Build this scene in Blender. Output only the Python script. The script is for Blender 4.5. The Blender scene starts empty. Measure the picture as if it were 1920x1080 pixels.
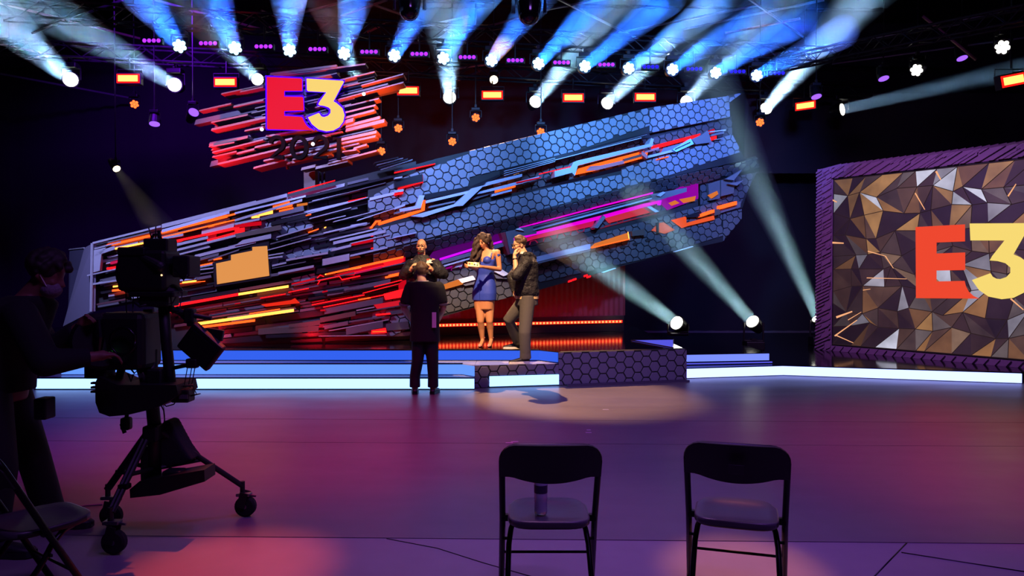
import bpy, bmesh, math, random
from mathutils import Vector, Matrix, Quaternion
V = Vector
R = math.radians
sc = bpy.context.scene
F = 1390.0                      # focal length in pixels of a 1920 px wide frame
CAMZ = 1.59
PITCH = math.atan(26 / F)
cam_d = bpy.data.cameras.new('camera')
cam = bpy.data.objects.new('camera', cam_d)
sc.collection.objects.link(cam)
cam.location = (0, 0, CAMZ)
cam.rotation_euler = (R(90) - PITCH, 0, 0)
cam_d.sensor_width = 36
cam_d.lens = 36 * F / 1920
cam_d.clip_end = 200
sc.camera = cam
sc.view_settings.view_transform = 'Standard'
sc.view_settings.look = 'None'
sc.view_settings.gamma = 1
sc.view_settings.exposure = 0.0
sc.view_settings.use_curve_mapping = False
w = bpy.data.worlds.new('world')
sc.world = w
w.use_nodes = True
w.node_tree.nodes['Background'].inputs[0].default_value = (0.012, 0.006, 0.03, 1)
w.node_tree.nodes['Background'].inputs[1].default_value = 0.25
sc.cycles.use_denoising = True
sc.cycles.max_bounces = 6
sc.cycles.diffuse_bounces = 2
sc.cycles.glossy_bounces = 3
sc.cycles.transmission_bounces = 6
sc.cycles.volume_bounces = 0
sc.cycles.sample_clamp_indirect = 4
sc.cycles.caustics_reflective = False
sc.cycles.caustics_refractive = False


def lin(r, g, b):
    return tuple(((c / 255) / 12.92 if c / 255 <= .04045 else ((c / 255 + .055) / 1.055) ** 2.4) for c in (r, g, b))


def aim(o, to, axis='-Z', up='Y'):
    o.rotation_euler = (V(to) - V(o.location)).to_track_quat(axis, up).to_euler()


def spot(name, loc, to, col, power, size=40, blend=.6, soft=.15):
    l = bpy.data.lights.new(name, 'SPOT')
    l.color = lin(*col); l.energy = power; l.spot_size = R(size); l.spot_blend = blend; l.shadow_soft_size = soft
    o = bpy.data.objects.new(name, l); sc.collection.objects.link(o); o.location = loc; aim(o, to)
    return o


def area(name, loc, to, col, power, sx, sy):
    l = bpy.data.lights.new(name, 'AREA')
    l.shape = 'RECTANGLE'; l.size = sx; l.size_y = sy; l.color = lin(*col); l.energy = power
    o = bpy.data.objects.new(name, l); sc.collection.objects.link(o); o.location = loc; aim(o, to)
    return o

# ---- stage lighting (the rig over the hall; lamps hang above and behind the camera, and over the set; fill lamps are added) ----
spot('key_light', (-0.9, 6.0, 7.4), (-0.45, 11.2, 1.3), (255, 208, 156), 8500, 20, .3, .1)
spot('back_light', (-1.0, 15.4, 8.8), (0.85, 9.85, 0), (255, 190, 140), 10500, 18, .6, .05)
spot('set_wash_blue', (0.0, 8.8, 5.25), (0.1, 13.0, 3.6), (98, 165, 255), 2000, 62, .5, .2)
spot('set_wash_blue', (2.6, 9.3, 5.25), (2.4, 13.6, 4.0), (98, 162, 255), 2200, 62, .5, .2)
spot('set_wash_blue', (4.9, 10.0, 5.25), (4.4, 14.2, 4.4), (98, 125, 255), 1700, 60, .5, .2)
spot('set_wash_lavender', (-2.6, 8.8, 5.25), (-2.4, 12.3, 3.9), (150, 165, 255), 1900, 60, .5, .2)
spot('foot_light_red', (-2.9, 10.95, .62), (-2.3, 12.2, 1.15), (255, 20, 30), 45, 140, .8, .05)  # added low lamps for a red glow on the lower planks
spot('foot_light_red', (-4.4, 10.6, .62), (-4.2, 11.7, 1.2), (255, 20, 50), 25, 140, .8, .05)
spot('set_wash_lavender', (-5.2, 6.8, 5.25), (-4.9, 11.5, 2.6), (170, 175, 255), 2600, 60, .5, .2)
spot('floor_wash_magenta', (-2.2, 5.5, 8.6), (-2.0, 7.4, 0), (255, 30, 100), 2900, 40, .9, .3)
spot('floor_wash_purple', (1.5, 4.5, 8.6), (1.2, 6.4, 0), (150, 80, 255), 1700, 62, .9, .3)
spot('floor_wash_red', (5.5, 5.5, 8.6), (4.6, 6.6, 0), (255, 40, 65), 2300, 42, .9, .3)
spot('floor_wash_blue', (-6, 7, 8.6), (-5.2, 8.0, 0), (90, 40, 255), 2400, 44, .9, .3)
spot('floor_spot_orange', (-.6, 9.2, 8.6), (-1.55, 3.95, 0), (255, 90, 60), 6500, 8, .9, .05)
spot('floor_spot_warm', (2.2, 9.2, 8.6), (1.25, 4.0, 0), (255, 150, 105), 4200, 6, .9, .05)
spot('floor_spot_rose', (-.2, 8, 8.6), (.4, 3.9, 0), (200, 130, 210), 1200, 30, 1, .2)
area('fill_purple', (2.0, 0.5, 8.3), (1.2, 9, 0), (160, 100, 235), 260, 3, 1)  # added soft fill that lifts the whole hall in purple
spot('block_fill_violet', (1.0, 3.0, 5.0), (1.5, 10.6, .3), (178, 150, 235), 1900, 20, .5, .2)  # added spot to bring out the hexagon block's tiles
spot('drape_fill_ember', (-1.8, 17.6, 4.2), (-1.8, 20.8, 5.4), (255, 60, 30), 260, 120, 1, .3)  # added spots redden the drape for the orange lamps' hazy glow
spot('drape_fill_ember', (4.5, 18, 4.6), (5.0, 20.8, 4.6), (255, 50, 60), 90, 110, 1, .3)
spot('frame_wash_violet', (3.2, 8.0, 5.0), (6.2, 12.6, 2), (185, 135, 235), 2000, 60, .8, .3)
spot('sign_wash_red', (-5.3, 12.1, 3.0), (-4.3, 13.1, 4.6), (255, 30, 45), 620, 90, .7, .1)
spot('sign_wash_orange', (-1.9, 12.1, 3.7), (-3.1, 13.1, 4.7), (255, 95, 30), 800, 90, .7, .1)
spot('drape_fill_violet', (-7, 13.5, 7.5), (-8.5, 20.8, 3.5), (110, 20, 220), 4500, 80, .9, .3)  # added spots tint the dark background purple
spot('drape_fill_violet', (2, 15.5, 5.2), (3, 20.8, 3.0), (120, 40, 200), 700, 90, .9, .3)

# ---------------------------------------------------------------- picture geometry helpers
C0 = V((0, 0, CAMZ))
_cp, _sp = math.cos(PITCH), math.sin(PITCH)


def ray(px, py):
    x, z = (px - 960) / F, (540 - py) / F
    return V((x, _cp + z * _sp, -_sp + z * _cp))


def at(px, py, y):
    d = ray(px, py); return C0 + d * (y / d.y)


def onz(px, py, z):
    d = ray(px, py); return C0 + d * ((z - CAMZ) / d.z)


def proj(p):
    d = V(p) - C0
    f = d.y * _cp - d.z * _sp
    u = d.y * _sp + d.z * _cp
    return (960 + F * d.x / f, 540 - F * u / f)


class Pl:
    def __init__(s, p, n):
        s.p = V(p); s.n = V(n).normalized()
        if s.n.y > 0: s.n = -s.n          # towards the camera

    def hit(s, px, py, off=0.0):
        d = ray(px, py)
        return C0 + d * (((s.p + s.n * off) - C0).dot(s.n) / d.dot(s.n))


def pl3(a, b, c):
    return Pl(a, (b - a).cross(c - a))

# ---------------------------------------------------------------- materials
MATS = {}


def mat(name, col, rough=.5, metal=0.0, emit=None, es=0.0, bump=0.0, scale=20, var=0.0, spec=.5, alpha=None, trans=0.0):
    if name in MATS: return MATS[name]
    m = bpy.data.materials.new(name); m.use_nodes = True
    nt = m.node_tree; b = nt.nodes['Principled BSDF']
    c = lin(*col) + (1,)
    b.inputs['Base Color'].default_value = c
    b.inputs['Roughness'].default_value = rough
    b.inputs['Metallic'].default_value = metal
    b.inputs['Specular IOR Level'].default_value = spec
    if trans: b.inputs['Transmission Weight'].default_value = trans
    if emit:
        b.inputs['Emission Color'].default_value = lin(*emit) + (1,)
        b.inputs['Emission Strength'].default_value = es
    if bump or var:
        tc = nt.nodes.new('ShaderNodeTexCoord'); n = nt.nodes.new('ShaderNodeTexNoise')
        n.inputs['Scale'].default_value = scale; n.inputs['Detail'].default_value = 4
        nt.links.new(tc.outputs['Object'], n.inputs['Vector'])
        if var:
            mx = nt.nodes.new('ShaderNodeMix'); mx.data_type = 'RGBA'
            mx.inputs[6].default_value = tuple(x * (1 - var) for x in c[:3]) + (1,)
            mx.inputs[7].default_value = tuple(min(1, x * (1 + var)) for x in c[:3]) + (1,)
            nt.links.new(n.outputs['Fac'], mx.inputs[0]); nt.links.new(mx.outputs[2], b.inputs['Base Color'])
        if bump:
            bp = nt.nodes.new('ShaderNodeBump'); bp.inputs['Strength'].default_value = bump; bp.inputs['Distance'].default_value = .01
            nt.links.new(n.outputs['Fac'], bp.inputs['Height']); nt.links.new(bp.outputs['Normal'], b.inputs['Normal'])
    MATS[name] = m
    return m


def emi(name, col, es):
    return mat(name, (8, 8, 8), 1, 0, col, es, spec=.0)


blk = mat('black_metal', (14, 14, 16), .45, .3, bump=.05)
blkgloss = mat('black_gloss', (12, 12, 14), .12)
chrome = mat('chrome', (190, 190, 195), .18, 1)
rubber = mat('rubber', (10, 10, 10), .8)
fabricblk = mat('black_cloth', (13, 13, 15), .9, bump=.3, scale=60)

# ---------------------------------------------------------------- mesh helpers
def org(parent):
    o = V((0, 0, 0))
    while parent is not None:
        o += parent.location; parent = parent.parent
    return o


def mk(name, verts, faces, m=None, parent=None, smooth=False, world=True):
    """verts in world coordinates (world=True) or in the parent's own frame."""
    me = bpy.data.meshes.new(name)
    o0 = org(parent) if (world and parent is not None) else V((0, 0, 0))
    me.from_pydata([tuple(V(v) - o0) for v in verts], [], faces)
    if m is not None: me.materials.append(m)
    if smooth: me.polygons.foreach_set('use_smooth', [True] * len(me.polygons))
    me.update()
    o = bpy.data.objects.new(name, me); sc.collection.objects.link(o)
    if parent is not None: o.parent = parent
    return o


def empty(name, loc=(0, 0, 0)):
    o = bpy.data.objects.new(name, None); sc.collection.objects.link(o); o.location = loc; o.empty_display_size = .1
    return o


def tag(o, label, cat, group=None, kind=None):
    o['label'] = label
    if cat: o['category'] = cat
    if group: o['group'] = group
    if kind: o['kind'] = kind
    return o


def thing(name, label, cat, loc=(0, 0, 0), group=None):
    return tag(empty(name, loc), label, cat, group)


class MB:
    """collects shapes into one mesh"""
    def __init__(s): s.v = []; s.f = []

    def add(s, vs, fs):
        k = len(s.v); s.v += [V(v) for v in vs]; s.f += [[i + k for i in f] for f in fs]; return s

    def box(s, c, size, rot=None, bev=0.0):
        c = V(c); hx, hy, hz = [a / 2 for a in size]
        if bev:
            bm = bmesh.new(); bmesh.ops.create_cube(bm, size=1)
            for v in bm.verts: v.co = V((v.co.x * 2 * hx, v.co.y * 2 * hy, v.co.z * 2 * hz))
            bmesh.ops.bevel(bm, geom=bm.edges[:], offset=bev, segments=2, affect='EDGES', profile=.5)
            bm.verts.index_update()
            vs = [v.co.copy() for v in bm.verts]; fs = [[v.index for v in f.verts] for f in bm.faces]; bm.free()
        else:
            vs = [V((x, y, z)) for z in (-hz, hz) for y in (-hy, hy) for x in (-hx, hx)]
            fs = [[0, 2, 3, 1], [4, 5, 7, 6], [0, 1, 5, 4], [2, 6, 7, 3], [0, 4, 6, 2], [1, 3, 7, 5]]
        if rot is not None:
            vs = [rot @ v for v in vs]
        return s.add([c + v for v in vs], fs)

    def tube(s, pts, r, n=8, caps=True):
        pts = [V(p) for p in pts]
        rs = r if isinstance(r, (list, tuple)) else [r] * len(pts)
        vs = []; fs = []
        ref = None
        for i, p in enumerate(pts):
            d = (pts[min(i + 1, len(pts) - 1)] - pts[max(i - 1, 0)])
            if d.length < 1e-9: d = pts[max(i - 1, 0)] - pts[max(i - 2, 0)]
            d = d.normalized() if d.length > 1e-9 else V((0, 0, 1))
            if ref is None:
                ref = V((0, 0, 1)) if abs(d.z) < .9 else V((1, 0, 0))
            a = (ref - d * ref.dot(d)).normalized(); b = d.cross(a); ref = a
            for k in range(n):
                t = 2 * math.pi * k / n
                vs.append(p + (a * math.cos(t) + b * math.sin(t)) * rs[i])
        for i in range(len(pts) - 1):
            for k in range(n):
                k2 = (k + 1) % n
                fs.append([i * n + k, i * n + k2, (i + 1) * n + k2, (i + 1) * n + k])
        if caps:
            fs.append(list(range(n - 1, -1, -1))); fs.append([(len(pts) - 1) * n + k for k in range(n)])
        return s.add(vs, fs)

    def cap(s, p0, p1, r0, r1, n=14, m=4):
        """capsule with round ends"""
        p0, p1 = V(p0), V(p1); d = (p1 - p0); L = d.length; d = d / L if L > 1e-6 else V((0, 0, 1))
        pts, rs = [], []
        for i in range(m + 1):
            t = math.pi / 2 * (i / m); pts.append(p0 - d * r0 * math.cos(t)); rs.append(max(.0004, r0 * math.sin(t)))
        for i in range(m, -1, -1):
            t = math.pi / 2 * (i / m); pts.append(p1 + d * r1 * math.cos(t)); rs.append(max(.0004, r1 * math.sin(t)))
        # orientation must not flip where the direction is constant
        a = (V((0, 0, 1)) if abs(d.z) < .9 else V((1, 0, 0))); a = (a - d * a.dot(d)).normalized(); b = d.cross(a)
        vs = [p + (a * math.cos(2 * math.pi * k / n) + b * math.sin(2 * math.pi * k / n)) * r for p, r in zip(pts, rs) for k in range(n)]
        fs = [[i * n + k, i * n + (k + 1) % n, (i + 1) * n + (k + 1) % n, (i + 1) * n + k] for i in range(len(pts) - 1) for k in range(n)]
        fs.append(list(range(n - 1, -1, -1))); fs.append([(len(pts) - 1) * n + k for k in range(n)])
        return s.add(vs, fs)

    def ell(s, c, r, rot=None, n=16, m=10):
        c = V(c); vs = []; fs = []
        for i in range(m + 1):
            t = math.pi * i / m
            for k in range(n):
                a = 2 * math.pi * k / n; q = max(.01, math.sin(t))
                v = V((r[0] * q * math.cos(a), r[1] * q * math.sin(a), r[2] * math.cos(t)))
                vs.append(c + (rot @ v if rot is not None else v))
        for i in range(m):
            for k in range(n):
                k2 = (k + 1) % n; fs.append([i * n + k, (i + 1) * n + k, (i + 1) * n + k2, i * n + k2])
        fs.append(list(range(n))); fs.append([m * n + k for k in range(n - 1, -1, -1)])
        return s.add(vs, fs)

    def loft(s, rings, n=24):
        """rings: (centre, lateral half vector, depth half vector)"""
        vs = []; fs = []
        for c, a, b in rings:
            for k in range(n):
                t = 2 * math.pi * k / n; ct, st = math.cos(t), math.sin(t)
                e = .8
                vs.append(V(c) + V(a) * math.copysign(abs(ct) ** e, ct) + V(b) * math.copysign(abs(st) ** e, st))
        for i in range(len(rings) - 1):
            for k in range(n):
                k2 = (k + 1) % n; fs.append([i * n + k, i * n + k2, (i + 1) * n + k2, (i + 1) * n + k])
        fs.append(list(range(n - 1, -1, -1))); fs.append([(len(rings) - 1) * n + k for k in range(n)])
        return s.add(vs, fs)

    def prism(s, front, back):
        n = len(front)
        return s.add(list(front) + list(back), [list(range(n)), list(range(2 * n - 1, n - 1, -1))] + [[i, n + i, n + (i + 1) % n, (i + 1) % n] for i in range(n)])

    def build(s, name, m=None, parent=None, smooth=False, world=True, fix=True):
        o = mk(name, s.v, s.f, m, parent, smooth, world)
        if fix:
            bm = bmesh.new(); bm.from_mesh(o.data); bmesh.ops.recalc_face_normals(bm, faces=bm.faces[:]); bm.to_mesh(o.data); bm.free()
        if smooth: o.data.shade_smooth() if hasattr(o.data, 'shade_smooth') else None
        return o

    def remesh(s, name, m, parent, voxel=.01, sm=4, fac=.5):
        """one continuous surface around all the collected shapes"""
        o = s.build(name, m, parent, fix=True)
        md = o.modifiers.new('r', 'REMESH'); md.mode = 'VOXEL'; md.voxel_size = voxel
        if sm:
            ms = o.modifiers.new('s', 'SMOOTH'); ms.iterations = sm; ms.factor = fac
        dg = bpy.context.evaluated_depsgraph_get()
        me = bpy.data.meshes.new_from_object(o.evaluated_get(dg))
        old = o.data; o.modifiers.clear(); o.data = me; me.name = name; bpy.data.meshes.remove(old)
        me.polygons.foreach_set('use_smooth', [True] * len(me.polygons))
        if not me.materials: me.materials.append(m)
        return o


def bx(name, c, size, m, parent=None, rot=None, bev=0.0, world=True):
    return MB().box(c, size, rot, bev).build(name, m, parent, world=world, fix=bool(bev))


def tb(name, pts, r, m, parent=None, n=10, world=True):
    o = MB().tube(pts, r, n).build(name, m, parent, world=world, fix=False)
    o.data.polygons.foreach_set('use_smooth', [True] * len(o.data.polygons)); return o


def ordinal(i):
    return ['first', 'second', 'third', 'fourth', 'fifth', 'sixth', 'seventh', 'eighth', 'ninth', 'tenth', 'eleventh', 'twelfth', 'thirteenth', 'fourteenth', 'fifteenth', 'sixteenth'][i]


def copy_tree(o, parent=None):
    c = o.copy(); sc.collection.objects.link(c); c.parent = parent
    for ch in list(KIDS.get(o.name, [])): copy_tree(ch, c)
    return c


def kids_map():
    KIDS.clear()
    for o in bpy.data.objects:
        if o.parent: KIDS.setdefault(o.parent.name, []).append(o)


KIDS = {}
# ================================================================ THE HALL
def struct(name, verts, faces, m, kind='structure'):
    o = mk(name, verts, faces, m); o['kind'] = kind; return o


def floor_mat(name, col, rough, sc_=6, streak=False):
    m = mat(name, col, rough, var=.12, scale=sc_, bump=.04)
    nt = m.node_tree; b = nt.nodes['Principled BSDF']
    n = nt.nodes.new('ShaderNodeTexNoise'); n.inputs['Scale'].default_value = 1.2; n.inputs['Detail'].default_value = 6
    tc = nt.nodes.new('ShaderNodeTexCoord'); mp = nt.nodes.new('ShaderNodeMapping'); mp.inputs['Scale'].default_value = (.5, 2.2, 1)
    nt.links.new(tc.outputs['Object'], mp.inputs['Vector']); nt.links.new(mp.outputs['Vector'], n.inputs['Vector'])
    r = nt.nodes.new('ShaderNodeMapRange'); r.inputs[3].default_value = rough - .08; r.inputs[4].default_value = rough + .12
    nt.links.new(n.outputs['Fac'], r.inputs[0]); nt.links.new(r.outputs[0], b.inputs['Roughness'])
    return m


fl_near = floor_mat('concrete_floor', (122, 116, 118), .42)
fl_far = floor_mat('painted_floor', (96, 90, 92), .38)
seamy = 4.5
struct('floor', [(-14, -6, 0), (14, -6, 0), (14, 21, 0), (-14, 21, 0)], [[0, 1, 2, 3]], fl_near)
s0 = onz(0, 1003, 0); s1 = onz(1920, 1020, 0)
sl = (s1.y - s0.y) / (s1.x - s0.x)
def seam(x, d=0): return s0.y + sl * (x - s0.x) + d
for i, (ya, yb) in enumerate(((0, onz(900, 829, 0).y - s0.y), (onz(900, 829, 0).y - s0.y + .012, onz(900, 786, 0).y - s0.y), (onz(900, 786, 0).y - s0.y + .012, 15))):
    a, b, c, d = (-14, seam(-14, ya)), (14, seam(14, ya)), (14, seam(14, yb)), (-14, seam(-14, yb))
    t = .004
    MB().prism([(a[0], a[1], t), (b[0], b[1], t), (c[0], c[1], t), (d[0], d[1], t)], [(a[0], a[1], .0005), (b[0], b[1], .0005), (c[0], c[1], .0005), (d[0], d[1], .0005)]).build('floor_sheet', fl_far, fix=False)['kind'] = 'structure'
tb('floor_crack', [onz(725, 1010, .001), onz(820, 1028, .001), onz(905, 1055, .001), onz(1010, 1085, .001)], .003, blk)['kind'] = 'structure'
for k, (a, b_) in enumerate((((1640, 1080), (1700, 1018)), ((1690, 1036), (1920, 1072)))):
    tb('floor_crack', [onz(*a, .001), onz(*b_, .001)], .004, blk)['kind'] = 'structure'
marks = mat('tape_mark', (200, 200, 205), .5)
for (a, b_) in (((958, 828), (972, 829)), ((948, 830), (962, 832)), ((1100, 806), (1108, 807)), ((1098, 811), (1110, 813)), ((1130, 768), (1142, 769))):
    p, q = onz(*a, .006), onz(*b_, .006)
    bx('floor_tape', ((p.x + q.x) / 2, p.y, .0055), (q.x - p.x, .02, .002), marks)['kind'] = 'structure'
wallm = mat('dark_drape', (16, 14, 20), .95, bump=.4, scale=8)
# pleated drape on the far wall
def drape(name, x0, x1, y, z0, z1, m, step=.22, amp=.05):
    n = int((x1 - x0) / step); vs = []; fs = []
    for i in range(n + 1):
        x = x0 + (x1 - x0) * i / n; yy = y + (amp if i % 2 else -amp)
        vs += [(x, yy, z0), (x, yy, z1)]
    for i in range(n): fs.append([2 * i, 2 * i + 2, 2 * i + 3, 2 * i + 1])
    o = mk(name, vs, fs, m, smooth=True); o['kind'] = 'structure'; return o
drape('wall_back', -14, 14, 20.8, 0, 9.0, wallm)
struct('wall_left', [(-14, -6, 0), (-14, 21, 0), (-14, 21, 9), (-14, -6, 9)], [[0, 1, 2, 3]], wallm)
struct('wall_right', [(14, -6, 0), (14, 21, 0), (14, 21, 9), (14, -6, 9)], [[3, 2, 1, 0]], wallm)
struct('wall_front', [(-14, -6, 0), (14, -6, 0), (14, -6, 9), (-14, -6, 9)], [[0, 1, 2, 3]], wallm)
struct('ceiling', [(-14, -6, 9), (14, -6, 9), (14, 21, 9), (-14, 21, 9)], [[3, 2, 1, 0]], mat('dark_ceiling', (15, 15, 20), .9))
# a lighter hung curtain behind the right screen
cur = mat('brown_drape', (46, 38, 44), .95, bump=.3, scale=14)
o = drape('hanging_curtain', at(1395, 300, 19.6).x, 13.8, 19.6, at(1450, 325, 19.6).z, at(1450, 175, 19.6).z, cur, .12, .03)
tag(o, 'dark brown hung curtain with straight lower hem above the gap beside the right screen', 'curtain', kind='thing')

# ---------------------------------------------------------------- the stage
top = mat('stage_gloss_black', (10, 9, 12), .1, spec=.6)
hexface = mat('hex_face_grey', (92, 84, 104), .5, bump=.05)
tread_m = mat('tread_gloss', (150, 150, 165), .2, spec=.6)
edge_m = mat('edge_black', (8, 8, 12), .4)
glow1 = emi('riser_light_low', (132, 176, 255), 3.0)
glow2 = emi('riser_light_mid', (96, 146, 255), 1.15)
glow3 = emi('riser_light_high', (52, 98, 240), 1.0)
glowr = emi('riser_light_right', (150, 165, 255), 2.8)
glowr2 = emi('riser_light_right_high', (120, 140, 255), 1.1)
glowr3 = emi('riser_light_back', (90, 90, 235), .9)
H1, H2, H3 = .16, .32, .48


def slab(name, pts, z0, z1, m, parent):
    return MB().prism([(x, y, z1) for x, y in pts], [(x, y, z0) for x, y in pts]).build(name, m, parent)


stage = thing('stage', 'long stepped glossy black stage with blue glowing risers under the angular set', 'stage', (0, 12, 0))
Y1, Y2, Y3 = 10.19, 10.5, 10.86
xl1, xl2 = onz(70, 730, 0).x, onz(120, 702, H1).x
def XY(px, py, z):
    p = onz(px, py, z); return (p.x, p.y)
b0 = (at(890, 728, 10.28).x, 10.28); b1 = (at(1047, 722, 10.52).x, 10.52); b2 = (2.59, 11.0)
# left treads
slab('lower_tread', [(xl1, Y1), (b0[0], Y1), b0, (b0[0] + .0, 12), (xl1 - .6, 12)], .0, H1, tread_m, stage)
slab('middle_tread', [(xl2, Y2), (b0[0] - .18, Y2), (b0[0] - .002, b0[1] + .02), (b0[0], 12), (xl2 - .4, 12)], H1, H2, tread_m, stage)
u1 = (at(1010, 674, Y3).x, Y3); u2 = (b1[0] - .005, b1[1] + .06)
slab('upper_deck', [(xl2, Y3), u1, u2, b1, (b1[0] + .05, b1[1] + .15), (b2[0] - .02, b2[1] + .13), (b2[0], 17.5), (-9.5, 17.5), (-9.5, Y3 + 1)], .0, H3, top, stage)
def face_panel(name, a, b, z0, z1, m, d=.015, parent=stage, ins=.012):
    a, b = V((a[0], a[1], 0)), V((b[0], b[1], 0)); t = (b - a).normalized(); n = V((t.y, -t.x, 0))
    if n.y > 0: n = -n
    q = [(a, z0 + ins), (b, z0 + ins), (b, z1 - ins), (a, z1 - ins)]
    fr = [p + n * d + V((0, 0, z)) for p, z in q]; bk = [p - n * .002 + V((0, 0, z)) for p, z in q]
    return MB().prism(fr, bk).build(name, m, parent)
face_panel('riser_light', (xl1, Y1), (b0[0], Y1), 0, H1, glow1)
face_panel('riser_light', (xl2, Y2), (b0[0] - .18, Y2), H1, H2, glow2)
face_panel('riser_light', (b0[0] - .18, Y2), (b0[0], b0[1] + .01), H1, H2, glow2)
face_panel('riser_light', (xl2, Y3), u1, H2, H3, glow3)
face_panel('riser_light', u1, (u2[0], u2[1]), H2, H3, glow3)
for (a, b_, z) in (((xl1, Y1), (b0[0], Y1), H1), ((xl2, Y2), (b0[0] - .18, Y2), H2), ((xl2, Y3), u1, H3)):
    MB().box(((a[0] + b_[0]) / 2, a[1] - .005, z + .002), (b_[0] - a[0], .045, .014)).build('stair_nosing', edge_m, stage, fix=False)
MB().box(((xl1 + b0[0]) / 2, Y1 - .03, .008), (b0[0] - xl1, .05, .016)).build('kick_strip', edge_m, stage, fix=False)
# low hexagon block and tall hexagon block
slab('low_hexagon_block', [b0, b1, (u2[0], u2[1] - .01), (u1[0], Y3 - .01), (b0[0] + .003, Y3 - .01)], 0, H2, tread_m, stage)
backm = mat('groove_black', (6, 6, 10), .6)
slab('tall_hexagon_block', [(b1[0] + .004, b1[1]), b2, (b2[0] - .02, b2[1] + .13), (b1[0] + .05, b1[1] + .15)], 0, H3 - .002, backm, stage)
face_panel('hexagon_backing', b0, b1, 0, H2, backm, .004, ins=0)
face_panel('hexagon_backing', b1, b2, 0, H3, backm, .004, ins=0)


def clip_poly(poly, lines):
    """Sutherland-Hodgman against half planes (a, b, c): a x + b y + c >= 0"""
    for a, b, c in lines:
        out = []
        for i in range(len(poly)):
            p, q = poly[i], poly[(i + 1) % len(poly)]
            dp, dq = a * p[0] + b * p[1] + c, a * q[0] + b * q[1] + c
            if dp >= 0: out.append(p)
            if (dp >= 0) != (dq >= 0):
                t = dp / (dp - dq); out.append((p[0] + (q[0] - p[0]) * t, p[1] + (q[1] - p[1]) * t))
        poly = out
        if len(poly) < 3: return []
    return poly


def conv_lines(poly):
    ar = sum(poly[i][0] * poly[(i + 1) % len(poly)][1] - poly[(i + 1) % len(poly)][0] * poly[i][1] for i in range(len(poly)))
    if ar < 0: poly = poly[::-1]
    L = []
    for i in range(len(poly)):
        (x0, y0), (x1, y1) = poly[i], poly[(i + 1) % len(poly)]
        a, b = -(y1 - y0), (x1 - x0); L.append((a, b, -(a * x0 + b * y0)))
    return L


def hexes(frame, region, P, tilt, groove=.006):
    """clipped flat-topped hexagons in the (u, v) frame over a convex region"""
    o, e1, e2 = frame
    Rr = P / math.sqrt(3); c, s = math.cos(tilt), math.sin(tilt)
    L = conv_lines(region)
    def tr(x, y): return (x * c - y * s, x * s + y * c)
    def inv(x, y): return (x * c + y * s, -x * s + y * c)
    q = [inv(*p) for p in region]
    i0, i1 = int(min(p[0] for p in q) / (1.5 * Rr)) - 2, int(max(p[0] for p in q) / (1.5 * Rr)) + 2
    j0, j1 = int(min(p[1] for p in q) / P) - 2, int(max(p[1] for p in q) / P) + 2
    out = []
    for i in range(i0, i1 + 1):
        for j in range(j0, j1 + 1):
            cx, cy = 1.5 * Rr * i, P * (j + (.5 if i % 2 else 0))
            h = [tr(cx + (Rr - groove) * math.cos(k * math.pi / 3), cy + (Rr - groove) * math.sin(k * math.pi / 3)) for k in range(6)]
            h = clip_poly(h, L)
            if len(h) < 3: continue
            ar = abs(sum(h[k][0] * h[(k + 1) % len(h)][1] - h[(k + 1) % len(h)][0] * h[k][1] for k in range(len(h)))) / 2
            if ar < .12 * P * P: continue
            out.append(h)
    return out


def tile_mesh(mb, frame, h, d):
    o, e1, e2 = frame; n = e1.cross(e2)
    cx = sum(p[0] for p in h) / len(h); cy = sum(p[1] for p in h) / len(h)
    k = .94
    if n.y > 0: n = -n
    fr = [o + e1 * (cx + (x - cx) * k) + e2 * (cy + (y - cy) * k) + n * d for x, y in h]
    bk = [o + e1 * x + e2 * y + n * .001 for x, y in h]
    m = [o + e1 * x + e2 * y + n * (d * .75) for x, y in h]
    nn = len(h)
    mb.add(fr + m + bk, [list(range(nn))] + [[i, nn + i, nn + (i + 1) % nn, (i + 1) % nn] for i in range(nn)] + [[nn + i, 2 * nn + i, 2 * nn + (i + 1) % nn, nn + (i + 1) % nn] for i in range(nn)])


def block_tiles(a, b, z0, z1, hole=None):
    a, b = V((a[0], a[1], 0)), V((b[0], b[1], 0)); L = (b - a).length; e1 = (b - a).normalized(); e2 = V((0, 0, 1))
    n = V((e1.y, -e1.x, 0)); fr = (a + n * .004, e1, e2)
    regs = [[(0, z0), (L, z0), (L, z1), (0, z1)]] if not hole else [[(0, z0), (hole[0], z0), (hole[0], z1), (0, z1)], [(hole[0], hole[1]), (L, hole[1]), (L, z1), (hole[0], z1)]]
    for rg in regs:
        for h in hexes(fr, [(x, z) for x, z in rg], .155, 0, .0095):
            mb = MB(); tile_mesh(mb, fr, h, .014); mb.build('hex_tile', hexface, stage)
hx0 = (V((*b0, 0)) - V((at(918, 724, 10.3).x, 10.3, 0))).length
block_tiles(b0, b1, .01, H2, (hx0, .175))
block_tiles(b1, b2, .012, H3 - .006)
d1 = (V((b1[0] - b0[0], b1[1] - b0[1], 0))).normalized()
face_panel('riser_light', (b0[0] + d1.x * hx0, b0[1] + d1.y * hx0), b1, .025, .165, glow1, .03, ins=.0)
face_panel('kick_strip', (b1[0] + .1, b1[1] - .03), (b2[0], b2[1] - .02), 0, .03, mat('kick_purple', (60, 50, 70), .5), .1, ins=0)

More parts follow.
